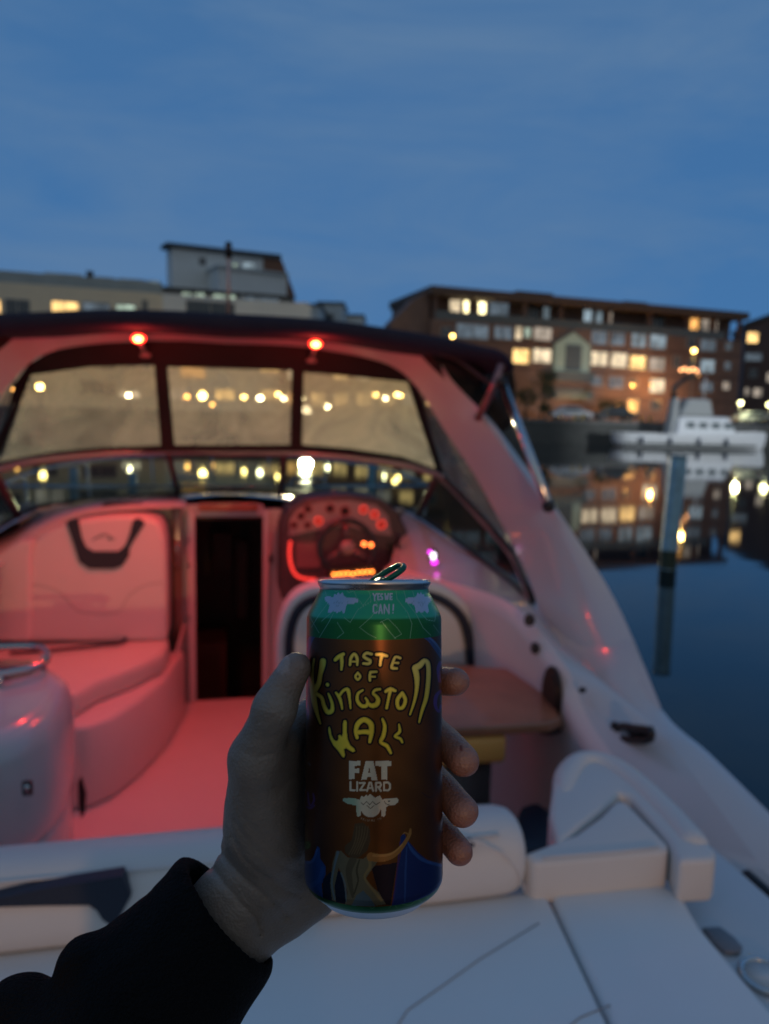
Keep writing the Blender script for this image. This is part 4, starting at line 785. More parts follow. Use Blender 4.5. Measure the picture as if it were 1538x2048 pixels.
# ---- galley unit
gx0, gx1 = -1.25, -.50
def drum(prof, cx=-.92, cy=2.62, rx=.375, ry=.42, n=48):
    rows = []
    for k, z in prof:
        rows.append([np.array((cx+rx*k*math.copysign(abs(math.cos(a))**.8, math.cos(a)), cy+ry*k*math.copysign(abs(math.sin(a))**.8, math.sin(a)), z)) for a in np.linspace(0, 2*math.pi, n+1)[:-1]])
    m = MB(); m.grid(rows, True); m.F += [tuple(range(n)), tuple(len(m.V)-n+k for k in range(n))[::-1]]; return m
gu = drum([(.5, -.985), (.80, -.987), (.90, -1.0), (.965, -1.03), (1.0, -1.08), (1.0, -1.30), (.985, -1.37), (.95, -1.395), (.90, -1.40)]).build('galley_unit', gel, bt)
gb = drum([(.955, -1.401), (.96, -1.42), (.96, -1.898)]).build('galley_cabinet', gel, gu)
m = MB(); m.tube(smooth_path([P(x, y, Z=-.94) for x, y in ((-90, 1298), (0, 1294), (70, 1293), (93, 1303), (92, 1322), (60, 1336), (0, 1348), (-90, 1362))], 4), .012, 8); m.tube([P(88, 1310, Z=-.94), P(88, 1310, Z=-.94)+np.array((0, 0, -.06))], .01, 8); m.tube([P(0, 1348, Z=-.94), P(0, 1348, Z=-.94)+np.array((0, 0, -.06))], .01, 8); m.build('galley_rail', steel, gu)
m = MB(); m.prism([P(x, y, Z=-.985) for x, y in ((-90, 1330), (0, 1318), (62, 1318), (85, 1335), (60, 1352), (0, 1366), (-90, 1380))], (0, 0, -.02)); m.build('galley_lid', mat('tinted_lid', (.10, .06, .06), .15, coat=.6), gu, bevel=.006)
c = P(54, 1578, Y=2.205); m = MB(); m.prism([c+np.array(v) for v in ((-.014, 0, -.022), (.014, 0, -.022), (.014, 0, .022), (-.014, 0, .022))], (0, .012, 0)); lt = m.build('latch', black, gu, bevel=.003)
m = MB(); m.prism([c+np.array(v)+(0, -.004, 0) for v in ((-.006, 0, -.013), (.006, 0, -.013), (.006, 0, .013), (-.006, 0, .013))], (0, .01, 0)); m.build('latch_button', steel, gu)
c = P(66, 1600, Y=2.213); m = MB(); m.box((c[0]-.001, 2.213, -1.88), (c[0]+.002, 2.222, -1.41)); m.build('door_gap', seamm, gu)
m = MB(); m.prism([P(x, y, Y=2.9) for x, y in ((155, 1565), (162, 1555), (172, 1590), (170, 1625), (162, 1640), (156, 1610))], (0, .02, 0)); m.build('side_handle', black, bt, bevel=.004)
# ---- bow rail
m = MB(); br_ = [np.array(p) for p in ((1.38, 4.9, -.5), (1.30, 5.8, -.46), (1.02, 7.0, -.46), (.55, 8.1, -.48), (.0, 8.75, -.5))]
rl = both(smooth_path(br_, 5)); rl[len(rl)//2][0] = 0
m.tube(rl, .011, 8)
for k in range(1, len(rl)-1, 5): p = rl[k]; m.tube([p, np.array((p[0]*.97, p[1], -.95))], .009, 6)
m.build('bow_rail', steel, bt)
for side in (-.42, .45):
    m = MB(); m.tube([(side, 5.6, -.56), (side+.03, 5.6, -.50), (side+.25, 5.6, -.50), (side+.28, 5.6, -.56)], .01, 8); m.build('deck_handle', steel, bt)

# added fill lamp, unseen behind the camera: it lights the far boat
dl2 = empty('unseen_lamp', (30, -30, -2.1), 'added white fill lamp on a pole, unseen behind the view to the right', 'street lamp')
m = MB(); m.tube([(30, -30, -2.9), (30, -30, 4.0)], .09, 10); m.build('pole', polem, dl2)
m = MB(); m.ball((30, -30, 4.1), .2, 14); m.build('globe', emit('fill_globe_white', (.9, .95, 1), 12), dl2)
light('SPOT', 'unseen_light', (30, -29.5, 4.1), (.85, .93, 1), 150000, dl2, r=.2, spot=15, aim=P(1390, 860, D=70), blend=.8)
# dock lamp behind the camera: the warm light that reaches the stern cushions
dlp = empty('unseen_lamp', (-.5, -13, -1.7), 'tall warm dock lamp on the pontoon behind the photographer', 'street lamp')
m = MB(); m.tube([(-.5, -13, -1.7), (-.5, -13, .5)], .05, 10); m.build('pole', polem, dlp)
m = MB(); m.ball((-.5, -13, .6), .15, 14); m.build('globe', emit('dock_globe', (1, .72, .48), 12), dlp)
light('POINT', 'unseen_light', (-.5, -12.8, .6), (1, .50, .23), 1050, dlp, r=.12)
m = MB(); m.box((-6, -16, -1.9), (6, -1.6, -1.7)); tag(m.build('pontoon', mat('pontoon_boards', (.2, .17, .14), .8, var=.2), None, smooth=False), 'grey floating pontoon behind the boat stern', 'pontoon')

# ================================================================== DRINK CAN
CAMW = np.array([r_, u_, f_])      # rows: camera axes in world
def c2w(p): return np.asarray(p)@CAMW
TAU = R(4.5); CA = np.array((0, math.cos(TAU), math.sin(TAU))); CX = np.array((1., 0, 0)); CN = np.cross(CX, CA)   # CN points away/towards
if CN[2] > 0: CN = -CN             # CN faces the camera
RT = np.array((-.0051, -.0335, .3655))   # rim centre in camera coordinates
CR = .033
def canp(r, h, th):                # r radius, h depth below the rim, th angle from the camera-facing side
    r, h, th = np.broadcast_arrays(r, h, th)
    return RT-CA*h[..., None]+(CX*np.sin(th)[..., None]+CN*np.cos(th)[..., None])*r[..., None]
canroot = empty('drink_can', c2w(RT-CA*.15), 'tall brown and green beer can with yellow drippy lettering held up in the left hand', 'drink can')
def lathe(name, prof, mt, par, n=96):
    th = np.linspace(0, 2*math.pi, n+1)[:-1]; m = MB(); m.grid([[c2w(canp(r, h, t)) for t in th] for r, h in prof], True)
    return m.build(name, mt, par)
prof_b = [(.0268, .0045), (.0272, .0062), (.0285, .0085), (.0303, .0122), (.0320, .0155), (.0328, .0178), (.0330, .0195)]
prof_b = smooth_path([np.array((a, b, 0)) for a, b in prof_b], 6)
prof_b = [(p[0], p[1]) for p in prof_b]+[(.0330, h) for h in np.linspace(.0200, .1385, 400)]+[(p[0], p[1]) for p in smooth_path([np.array(v) for v in ((.0330, .1388, 0), (.0327, .1412, 0), (.0316, .1436, 0), (.0300, .1453, 0))], 12)]
ths = np.concatenate([np.linspace(-1.72, 1.72, 430), np.linspace(1.72, 2*math.pi-1.72, 40)[1:-1]])
pr = np.array(prof_b); NR, NT = len(pr), len(ths)
G = canp(pr[:, 0][:, None]+np.zeros((1, NT)), pr[:, 1][:, None]+np.zeros((1, NT)), ths[None, :]+np.zeros((NR, 1)))
GX = 769+F*G[..., 0]/G[..., 2]; GY = 1024-F*G[..., 1]/G[..., 2]
front = np.cos(ths)[None, :]+np.zeros((NR, 1)) > -.1
H = pr[:, 1][:, None]+np.zeros((1, NT))
U = (GX-560)/.26007; V1 = (GY-1120)/.26007; V2 = (GY-1460)/.26007
rgn = np.random.default_rng(1)
def lerp(a, b, t): return a*(1-t)+b*t
def sstep(a, b, x): t = np.clip((x-a)/(b-a), 0, 1); return t*t*(3-2*t)
def col(c): return np.array(c, float)
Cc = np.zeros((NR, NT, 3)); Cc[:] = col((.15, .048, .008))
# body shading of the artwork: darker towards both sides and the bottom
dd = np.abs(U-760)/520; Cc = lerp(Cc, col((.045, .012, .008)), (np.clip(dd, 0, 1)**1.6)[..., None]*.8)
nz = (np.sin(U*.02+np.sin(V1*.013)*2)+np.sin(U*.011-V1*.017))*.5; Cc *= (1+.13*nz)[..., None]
def put(mask, c, a=1.0):
    global Cc
    mk = (np.clip(mask, 0, 1)*front*a)[..., None]; Cc = Cc*(1-mk)+np.asarray(c)*mk
def dseg(X, Y, a, b):
    ax, ay = a[:2]; bx, by = b[:2]; vx, vy = bx-ax, by-ay; t = np.clip(((X-ax)*vx+(Y-ay)*vy)/(vx*vx+vy*vy+1e-9), 0, 1)
    ra, rb = (a[2] if len(a) > 2 else 0), (b[2] if len(b) > 2 else 0)
    return np.hypot(X-ax-vx*t, Y-ay-vy*t)-(ra+(rb-ra)*t)
def dline(X, Y, pts, r=None, sm=True):
    p3 = [np.array((p[0], p[1], (p[2] if len(p) > 2 else r)), float) for p in pts]
    if sm and len(p3) > 2: p3 = smooth_path(p3, 4)
    xs = [p[0] for p in p3]; ys = [p[1] for p in p3]; pad = 60
    d = np.full(X.shape, 1e3); sel = (X > min(xs)-pad) & (X < max(xs)+pad) & (Y > min(ys)-pad) & (Y < max(ys)+pad)
    Xs, Ys = X[sel], Y[sel]; dd_ = np.full(Xs.shape, 1e3)
    for a, b in zip(p3[:-1], p3[1:]): dd_ = np.minimum(dd_, dseg(Xs, Ys, a, b))
    d[sel] = dd_; return d
def inpoly(X, Y, pts):
    r = np.zeros(X.shape, bool); n = len(pts)
    for i in range(n):
        (x0, y0), (x1, y1) = pts[i][:2], pts[(i+1) % n][:2]
        if y0 == y1: continue
        c = ((y0 > Y) != (y1 > Y)) & (X < (x1-x0)*(Y-y0)/(y1-y0)+x0); r ^= c
    return r.astype(float)
aa = 2.2
def mk(d): return np.clip(.5-d/aa, 0, 1)
# ---- artwork at the lower part (zones painted first)
blue = col((.015, .035, .16)); bluel = col((.05, .14, .42))
drR = [(985, 850), (1010, 880), (1060, 940), (1130, 1000), (1245, 1040), (1245, 1300), (1000, 1360), (860, 1350), (890, 1150), (930, 950), (925, 830), (950, 790)]
put(inpoly(U, V2, drR), blue)
put(mk(dline(U, V2, [(985, 870, 6), (1020, 930, 12), (1100, 1000, 13), (1235, 1040, 12)])), bluel, .7)
put(mk(dline(U, V2, [(975, 900, 4), (965, 1100, 8), (960, 1320, 5)])), bluel, .45)
put(mk(dline(U, V2, [(925, 860, 5), (905, 1050, 6), (870, 1330, 4)])), col((.06, .03, .16)), .8)
drL = [(180, 1000), (230, 1010), (270, 960), (285, 890), (305, 910), (310, 990), (350, 1050), (350, 1110), (320, 1190), (330, 1290), (250, 1280), (150, 1200)]
put(inpoly(U, V2, drL), col((.02, .08, .26)))
put(mk(dline(U, V2, [(190, 1015, 8), (250, 1010, 10), (285, 920, 8)])), bluel, .9)
put(mk(dline(U, V2, [(330, 1060, 12), (300, 1150, 16), (240, 1200, 20)])), col((.03, .12, .38)), .5)
# dark drapery between
put(inpoly(U, V2, [(330, 1290), (330, 1150), (400, 1080), (470, 1090), (520, 1340), (350, 1310)]), col((.006, .012, .03)))
put(inpoly(U, V2, [(700, 1050), (900, 1020), (850, 1345), (780, 1345)]), col((.02, .012, .02)))
# back, skirt
skin1 = col((.17, .15, .09)); skin2 = col((.32, .24, .10))
back = [(432, 930), (470, 930), (520, 980), (640, 990), (700, 950), (740, 960), (745, 1020), (700, 1080), (660, 1140), (690, 1190), (760, 1250), (815, 1340), (740, 1352), (640, 1240), (560, 1345), (500, 1340), (520, 1250), (480, 1120), (450, 1060), (420, 1200), (430, 1320), (400, 1310), (385, 1180), (405, 1020)]
put(inpoly(U, V2, back), skin1)
put(mk(dline(U, V2, [(610, 1000, 6), (590, 1080, 8), (600, 1160, 7), (570, 1260, 6)])), col((.04, .035, .02)), .7)
put(mk(dline(U, V2, [(560, 1000, 30), (530, 1080, 26), (540, 1180, 20), (560, 1280, 12)])), col((.09, .075, .045)), .8)
put(mk(dline(U, V2, [(690, 990, 14), (690, 1060, 12), (650, 1130, 9), (700, 1210, 10), (780, 1310, 12)])), skin2, .7)
put(mk(dline(U, V2, [(445, 940, 10), (418, 1050, 7), (398, 1180, 6), (420, 1300, 7)])), col((.16, .24, .27)), .8)
put(mk(dline(U, V2, [(470, 1100, 6), (500, 1190, 7), (510, 1320, 5)])), col((.16, .24, .27)), .7)
put(inpoly(U, V2, [(550, 1350), (590, 1270), (640, 1235), (700, 1300), (735, 1356)]), col((.10, .15, .18)))
# raised arm
arm = [(700, 975, 34), (780, 985, 30), (860, 965, 24), (920, 920, 18), (965, 860, 14), (998, 800, 12), (1003, 765, 8)]
put(mk(dline(U, V2, arm)), col((.42, .19, .05)))
put(mk(dline(U, V2, [(720, 965, 10), (800, 965, 9), (870, 945, 7), (940, 880, 5)])), col((.6, .32, .1)), .8)
put(mk(dline(U, V2, [(985, 800, 6), (960, 790, 4), (945, 800, 3)])), col((.42, .19, .05)))
# hair
put(inpoly(U, V2, [(575, 720), (640, 712), (690, 760), (695, 850), (670, 930), (600, 985), (540, 975), (498, 940), (500, 890), (550, 850), (565, 780)]), col((.085, .055, .028)))
for k in range(5): put(mk(dline(U, V2, [(590+k*22, 740, 3), (585+k*20, 820, 5), (565+k*18, 890, 6), (530+k*20, 955, 4)])), col((.17, .12, .06)), .6)
# purple curls at both sides
for pts in ([(1232, 790, 12), (1218, 840, 14), (1228, 930, 12)], [(1232, 1010, 10), (1200, 1050, 14), (1196, 1120, 13), (1222, 1165, 9), (1236, 1120, 8)]):
    put(mk(dline(U, V1, pts)), col((.13, .06, .26)))
for pts in ([(215, 480, 6), (222, 560, 7), (240, 580, 7), (262, 540, 8), (255, 490, 6)], [(205, 590, 7), (235, 600, 8), (262, 580, 7)]): put(mk(dline(U, V2, pts)), col((.10, .05, .24)))
put(mk(dline(U, V2, [(190, 690, 8), (205, 780, 10), (200, 850, 12)])), col((.11, .05, .02)))
put(mk(np.hypot(U-205, V2-885)-32), col((.03, .10, .03))); put(mk(np.abs(np.hypot(U-205, V2-885)-20)-3), col((.12, .22, .08)))
put(mk(dline(U, V2, [(1090, 480, 3), (1150, 520, 4), (1190, 500, 3)])), col((.05, .02, .02)))
put(mk(dline(U, V2, [(215, 250, 6), (232, 268, 7)])), col((.2, .2, .25)), .7)
# blue arcs below the green band
put(mk(dline(U, V1, [(265, 585, 10), (235, 610, 20), (215, 680, 16), (207, 760, 8)])), col((.05, .08, .20)))
put(mk(dline(U, V1, [(1090, 585, 6), (1150, 610, 18), (1200, 670, 22), (1240, 740, 16)])), col((.05, .08, .20)))
put(mk(dline(U, V1, [(1140, 590, 6), (1195, 640, 7), (1238, 700, 6)])), col((.12, .20, .38)), .8)
put(mk(dline(U, V1, [(205, 1080, 8), (212, 1160, 12), (215, 1220, 8)])), col((.03, .06, .20)))
# ---- yellow drippy lettering
YL = [
 [(425, 768, 14), (450, 745, 17), (487, 724, 14)], [(472, 745, 16), (476, 790, 14), (472, 842, 10)],
 [(538, 806, 11), (545, 755, 13), (570, 724, 13), (592, 752, 13), (594, 806, 10)], [(548, 782, 8), (588, 782, 8)],
 [(704, 724, 12), (665, 716, 12), (643, 740, 12), (668, 760, 13), (694, 775, 13), (684, 797, 12), (642, 796, 11)],
 [(742, 726, 13), (780, 728, 15), (822, 738, 12)], [(783, 740, 15), (774, 775, 12), (770, 808, 12)],
 [(924, 754, 11), (888, 746, 11), (868, 790, 12), (860, 828, 13), (898, 834, 11)], [(872, 790, 9), (910, 792, 9)],
 [(598, 868, 10), (580, 895, 10), (598, 920, 10), (617, 895, 10), (598, 868, 10)],
 [(692, 925, 11), (690, 890, 11), (696, 866, 11)], [(696, 862, 11), (742, 860, 10)], [(695, 896, 9), (730, 898, 9)],
 [(262, 762, 9), (247, 850, 13), (246, 960, 19), (262, 1080, 22), (285, 1180, 15), (310, 1258, 8)],
 [(330, 778, 24), (326, 810, 24), (310, 880, 18), (296, 950, 20), (265, 1000, 24)],
 [(280, 1030, 16), (320, 1060, 15), (338, 1120, 16), (365, 1168, 18), (398, 1160, 18), (402, 1110, 13), (384, 1055, 11), (372, 1028, 8)],
 [(364, 957, 14), (366, 960, 14)],
 [(430, 1020, 9), (455, 1055, 14), (470, 1100, 12), (478, 1145, 8)], [(455, 1045, 12), (490, 1002, 12), (522, 1000, 16), (534, 1060, 12), (543, 1140, 8)],
 [(636, 1002, 9), (600, 1028, 12), (595, 1080, 14), (625, 1120, 15), (662, 1122, 15), (674, 1090, 12), (658, 1062, 9)],
 [(768, 994, 11), (733, 1000, 12), (716, 1025, 11), (742, 1050, 14), (755, 1080, 18), (740, 1112, 20), (705, 1120, 18), (680, 1104, 12)],
 [(813, 1010, 13), (850, 994, 17), (886, 1006, 12)], [(850, 1000, 15), (836, 1060, 12), (820, 1138, 12)],
 [(940, 1024, 15), (904, 1075, 16), (910, 1135, 14), (945, 1132, 15), (964, 1075, 15), (940, 1024, 15)],
 [(1040, 828, 24), (1075, 810, 24), (1110, 775, 18), (1138, 800, 18), (1142, 900, 18), (1126, 1050, 17), (1092, 1160, 13), (1070, 1246, 8)],
 [(1038, 832, 24), (1052, 900, 22), (1052, 985, 16), (1035, 1080, 12), (1000, 1188, 8)],
 
 [(593, 1365, 14), (583, 1320, 16), (598, 1262, 20), (645, 1228, 20), (696, 1258, 22), (704, 1320, 20), (690, 1398, 13)], [(600, 1325, 18), (645, 1322, 18), (692, 1325, 20)],
 [(788, 1224, 10), (806, 1280, 15), (795, 1350, 17), (775, 1400, 14), (822, 1430, 16), (852, 1484, 11)],
 [(915, 1264, 7), (920, 1320, 13), (885, 1355, 11), (925, 1375, 12), (940, 1402, 9)]]
ds = np.full(U.shape, 1e3)
for s_ in YL: ds = np.minimum(ds, dline(U, V1, s_))
WP = [(372, 1288), (380, 1282), (388, 1300), (395, 1345), (412, 1380), (430, 1392), (444, 1388), (450, 1372), (448, 1350), (460, 1344), (476, 1356), (483, 1330), (484, 1260), (490, 1235), (505, 1232), (514, 1250), (512, 1310), (520, 1380), (540, 1425), (570, 1450), (577, 1470), (560, 1478), (532, 1462), (508, 1446), (492, 1456), (500, 1500), (492, 1520), (478, 1512), (450, 1470), (410, 1425), (385, 1375), (372, 1320)]
dW = dline(U, V1, WP+[WP[0]], 0, sm=False); dW = np.where(inpoly(U, V1, WP) > .5, -dW, dW)-1.5; ds = np.minimum(ds, dW)
hole = np.hypot(U-645, V1-1272)-13; ds = np.maximum(ds, -hole)
put(mk(ds-13), col((.012, .005, .006)))
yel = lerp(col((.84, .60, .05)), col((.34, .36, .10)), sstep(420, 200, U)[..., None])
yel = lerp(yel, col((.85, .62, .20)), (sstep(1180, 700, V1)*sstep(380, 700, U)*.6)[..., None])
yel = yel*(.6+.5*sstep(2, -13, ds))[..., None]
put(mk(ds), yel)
# ---- FAT LIZARD block lettering and emblem
wh = col((.66, .60, .46))
def blk(p): put(inpoly(U, V2, p), wh)
blk([(530, 238), (620, 238), (620, 275), (575, 275), (575, 296), (608, 296), (608, 330), (575, 330), (575, 378), (530, 378)])
put(np.maximum(inpoly(U, V2, [(658, 240), (718, 240), (750, 385), (704, 385), (699, 362), (672, 362), (667, 383), (624, 383)])-inpoly(U, V2, [(687, 282), (695, 330), (678, 330)]), 0), wh)
blk([(735, 238), (858, 238), (858, 278), (825, 278), (825, 382), (780, 382), (780, 278), (735, 278)])
for s_ in ([(542, 400), (542, 463), (575, 463)], [(594, 400), (594, 466)], [(612, 407), (652, 407), (616, 461), (656, 461)], [(670, 468), (688, 404), (700, 404), (716, 468)], [(680, 446), (706, 446)], [(738, 468), (738, 406), (770, 406), (778, 422), (768, 438), (742, 438)], [(754, 440), (776, 468)], [(800, 404), (800, 464), (832, 464), (846, 450), (846, 418), (832, 404), (800, 404)]):
    put(mk(dline(U, V2, s_, 7.5, sm=False)), wh)
tq = lerp(col((.35, .50, .36)), wh, sstep(560, 640, U)[..., None])
emb = np.clip(inpoly(U, V2, [(598, 600), (600, 560), (612, 540), (624, 506), (645, 516), (664, 498), (676, 508), (695, 490), (716, 510), (730, 520), (768, 504), (790, 542), (800, 600)])
  +mk(np.hypot((U-698)/76, (V2-595)/76)*76-76)*(V2 > 560)+inpoly(U, V2, [(484, 545), (482, 530), (500, 522), (560, 526), (608, 532), (610, 592), (585, 580), (520, 568)])
  +inpoly(U, V2, [(780, 534), (850, 526), (898, 524), (912, 538), (908, 556), (885, 574), (835, 580), (815, 596), (780, 600)])
  +inpoly(U, V2, [(585, 575), (628, 580), (622, 655), (606, 667), (590, 662)])+inpoly(U, V2, [(775, 590), (814, 588), (813, 655), (798, 668), (780, 662)]), 0, 1)
put(emb, tq)
dk = col((.05, .03, .02))
put(mk(dline(U, V2, [(625, 560), (642, 575), (665, 550), (690, 575), (712, 550), (738, 575), (768, 556)], 2.6, sm=False)), dk); put(mk(dline(U, V2, [(668, 580), (696, 605), (724, 580)], 2.6, sm=False)), dk)
put(mk(dline(U, V2, [(802, 545), (815, 568), (845, 575)], 2.2)), dk); put(inpoly(U, V2, [(825, 542), (852, 542), (838, 553)]), dk)
gl_ = { 'B': [[(0, 0), (0, 10), (5, 8), (0, 5), (5, 2), (0, 0)]], 'R': [[(0, 10), (0, 0), (5, 2), (0, 5), (6, 10)]], 'E': [[(6, 0), (0, 0), (0, 10), (6, 10)], [(0, 5), (5, 5)]], 'W': [[(0, 0), (2, 10), (4, 4), (6, 10), (8, 0)]], 'I': [[(2, 0), (2, 10)]], 'N': [[(0, 10), (0, 0), (6, 10), (6, 0)]], 'G': [[(6, 1), (0, 3), (1, 10), (6, 9), (6, 6)]], 'C': [[(6, 0), (0, 3), (0, 8), (6, 10)]], 'O': [[(0, 0), (6, 0), (6, 10), (0, 10), (0, 0)]] }
for k, chx in enumerate('BREWING CO'):
    if chx == ' ': continue
    t = (k-4.5)/4.5; x0 = 698+t*72-3; y0 = 690-16*t*t
    for s_ in gl_[chx]: put(mk(dline(U, V2, [(x0+a*1.5, y0+b*1.2) for a, b in s_], 1.3, sm=False)), col((.4, .34, .24)), .8)
# ---- green shoulder band with pale contour lines
gband = H < .0265
gcol = lerp(col((.03, .33, .17)), col((.010, .13, .03)), sstep(.0165, .0178, H)[..., None])  # neck painted lighter green for the sky light it catches
Cc[gband] = gcol[gband]
bband = H > .1412; Cc[bband] = col((.01, .10, .03))
CL = [[(340, 210), (370, 330), (300, 420), (240, 520)], [(320, 470), (400, 400), (380, 340)], [(440, 480), (490, 560), (440, 600)], [(300, 600), (380, 470), (410, 410)], [(490, 440), (540, 480), (600, 380), (700, 320), (690, 250), (660, 215)],
      [(560, 215), (590, 290), (640, 350), (700, 270)], [(610, 520), (700, 440), (760, 360), (730, 300)], [(620, 525), (680, 570), (740, 600)], [(770, 480), (830, 450), (900, 520), (935, 570), (880, 600)], [(780, 470), (850, 560), (890, 605)],
      [(890, 220), (900, 300), (980, 400), (1015, 490), (1000, 600)], [(950, 230), (980, 330), (1050, 420), (1100, 520), (1160, 580)], [(1020, 240), (1060, 380), (1130, 460), (1190, 470), (1200, 400)], [(400, 220), (430, 245), (470, 215)], [(500, 220), (530, 250), (560, 240)], [(230, 440), (300, 560)], [(1180, 500), (1225, 560)]]
for s_ in CL: put(mk(dline(U, V1, s_, 2.0, sm=False))*gband, col((.22, .42, .28)), .75)
for s_ in ([(690, 1360), (710, 1372), (740, 1350)], [(840, 1370), (870, 1340), (900, 1368)], [(940, 1340), (1000, 1345), (1060, 1305), (1095, 1330)], [(1120, 1270), (1140, 1300)]): put(mk(dline(U, V2, s_, 2.0))*bband, col((.12, .3, .14)), .6)
gw = col((.42, .44, .50))
def mon(cx, cy, fl, sx=1):
    X = (U-cx)*fl/sx; Y = V1-cy
    a = np.clip(inpoly(X, Y, [(-95, -45), (-75, -52), (-30, -45), (-22, -70), (-5, -62), (8, -85), (22, -65), (40, -82), (52, -55), (75, -40), (135, -40), (160, -30), (160, -8), (120, 8), (75, 12), (62, 50), (58, 78), (42, 78), (36, 60), (0, 76), (-30, 62), (-52, 78), (-72, 70), (-60, 20), (-72, 0), (-95, -20)]), 0, 1)
    put(a, gw)
    put(mk(dline(X, Y, [(-28, -5), (-12, 8), (0, -12), (14, 6), (28, -8), (42, 4)], 2.2, sm=False)), col((.2, .27, .26)), .8); put(mk(dline(X, Y, [(-14, 14), (0, 28), (16, 16)], 2.2, sm=False)), col((.2, .27, .26)), .8)
    put(mk(dline(X, Y, [(75, -15), (90, -2), (110, -4)], 2., sm=False)), col((.2, .27, .26)), .8)
mon(440, 330, 1); mon(1090, 330, -1, .78)
for s_ in ([(722, 258), (732, 280)], [(744, 258), (732, 280), (732, 308)], [(766, 260), (754, 260), (754, 306), (766, 306)], [(755, 282), (764, 282)], [(790, 262), (778, 262), (776, 280), (789, 286), (788, 305), (775, 305)], [(812, 258), (817, 305), (823, 278), (829, 305), (835, 258)], [(862, 260), (848, 260), (848, 305), (862, 305)], [(848, 282), (860, 282)],
           [(742, 350), (728, 342), (716, 352), (716, 398), (728, 408), (743, 400)], [(754, 410), (766, 342), (778, 410)], [(758, 388), (775, 388)], [(794, 410), (794, 342), (820, 410), (820, 342)], [(880, 345), (876, 388)]):
    pass
for s_ in ([(716, 258), (728, 282), (728, 308)], [(742, 258), (728, 282)], [(764, 260), (752, 260), (752, 306), (764, 306)], [(753, 282), (762, 282)], [(789, 262), (777, 262), (775, 280), (788, 286), (787, 305), (774, 305)], [(808, 258), (813, 305), (820, 278), (827, 305), (833, 258)], [(862, 260), (847, 260), (847, 305), (862, 305)], [(848, 282), (860, 282)],
           [(746, 352), (732, 342), (718, 352), (718, 398), (732, 410), (747, 400)], [(760, 411), (773, 342), (786, 411)], [(765, 388), (781, 388)], [(802, 411), (802, 342), (838, 411), (838, 342)], [(872, 342), (870, 390)], [(869, 404), (869, 409)]):
    put(mk(dline(U, V1, s_, 5.4, sm=False)), gw)
# small print scuffs
spk = rgn.random(U.shape) > .9995; Cc[spk & front] = np.minimum(1, Cc[spk & front]*1.5+.02)
faces = []
idx = np.arange(NR*NT).reshape(NR, NT); nx_ = np.roll(idx, -1, axis=1)
Fq = np.stack([idx[:-1], nx_[:-1], nx_[1:], idx[1:]], -1).reshape(-1, 4)
cm = bpy.data.materials.new('printed_can'); cm.use_nodes = True; t = cm.node_tree; b = t.nodes['Principled BSDF']
at_ = nn(t.nodes, 'ShaderNodeAttribute', attribute_name='label_print'); t.links.new(at_.outputs['Color'], b.inputs['Base Color'])
b.inputs['Metallic'].default_value = .75; b.inputs['Roughness'].default_value = .34; b.inputs['Coat Weight'].default_value = .10; b.inputs['Coat Roughness'].default_value = .3
co_ = nn(t.nodes, 'ShaderNodeTexCoord'); no_ = nn(t.nodes, 'ShaderNodeTexNoise', i_Scale=900.0, i_Detail=3.0); t.links.new(co_.outputs['Object'], no_.inputs[0])
mr_ = nn(t.nodes, 'ShaderNodeMapRange'); mr_.inputs[3].default_value = .27; mr_.inputs[4].default_value = .33; t.links.new(no_.outputs[0], mr_.inputs[0]); t.links.new(mr_.outputs[0], b.inputs['Roughness'])
def fast_mesh(name, V, Q, mt, par, colr=None, attr=None):
    org = ORG[root_of(par).name]; V = V-org; me = bpy.data.meshes.new(name)
    k = Q.shape[1]; me.vertices.add(len(V)); me.vertices.foreach_set('co', V.astype(np.float32).ravel()); me.loops.add(Q.size); me.loops.foreach_set('vertex_index', Q.astype(np.int32).ravel())
    me.polygons.add(len(Q)); me.polygons.foreach_set('loop_start', np.arange(0, Q.size, k, dtype=np.int32)); me.polygons.foreach_set('loop_total', np.full(len(Q), k, dtype=np.int32)); me.update(calc_edges=True)
    me.polygons.foreach_set('use_smooth', np.ones(len(Q), bool))
    if colr is not None:
        ca = me.color_attributes.new(attr, 'FLOAT_COLOR', 'POINT'); c4 = np.ones((len(V), 4), np.float32); c4[:, :3] = colr; ca.data.foreach_set('color', c4.ravel())
    me.materials.append(mt); o = bpy.data.objects.new(name, me); C.objects.link(o); o.parent = par; return o
GW = c2w(G.reshape(-1, 3))
nrm = np.cross(GW[Fq[0][1]]-GW[Fq[0][0]], GW[Fq[0][3]]-GW[Fq[0][0]]); ctr = c2w(RT-CA*.02)
if nrm@(GW[Fq[0][0]]-ctr) < 0: Fq = Fq[:, ::-1]
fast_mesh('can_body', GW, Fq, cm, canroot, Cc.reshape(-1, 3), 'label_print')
alu = mat('bare_aluminium', (.62, .62, .63), .28, metal=1, var=.03, vs=60)
lid = lathe('can_lid', [(.0266, .0048), (.0270, .0030), (.0277, .0022), (.0279, .0010), (.0274, .0), (.0264, .0002), (.0258, .0012), (.0252, .0048), (.0245, .0062), (.0238, .0050), (.0225, .0038), (.012, .0036), (.0005, .0036)], alu, canroot)
lathe('can_base', [(.0300, .1453), (.0284, .1466), (.0264, .1480), (.0250, .1494), (.0242, .1504), (.0230, .1504), (.0222, .1492), (.015, .142), (.0005, .138)], mat('base_aluminium', (.55, .56, .60), .35, metal=.8, var=.03), canroot)
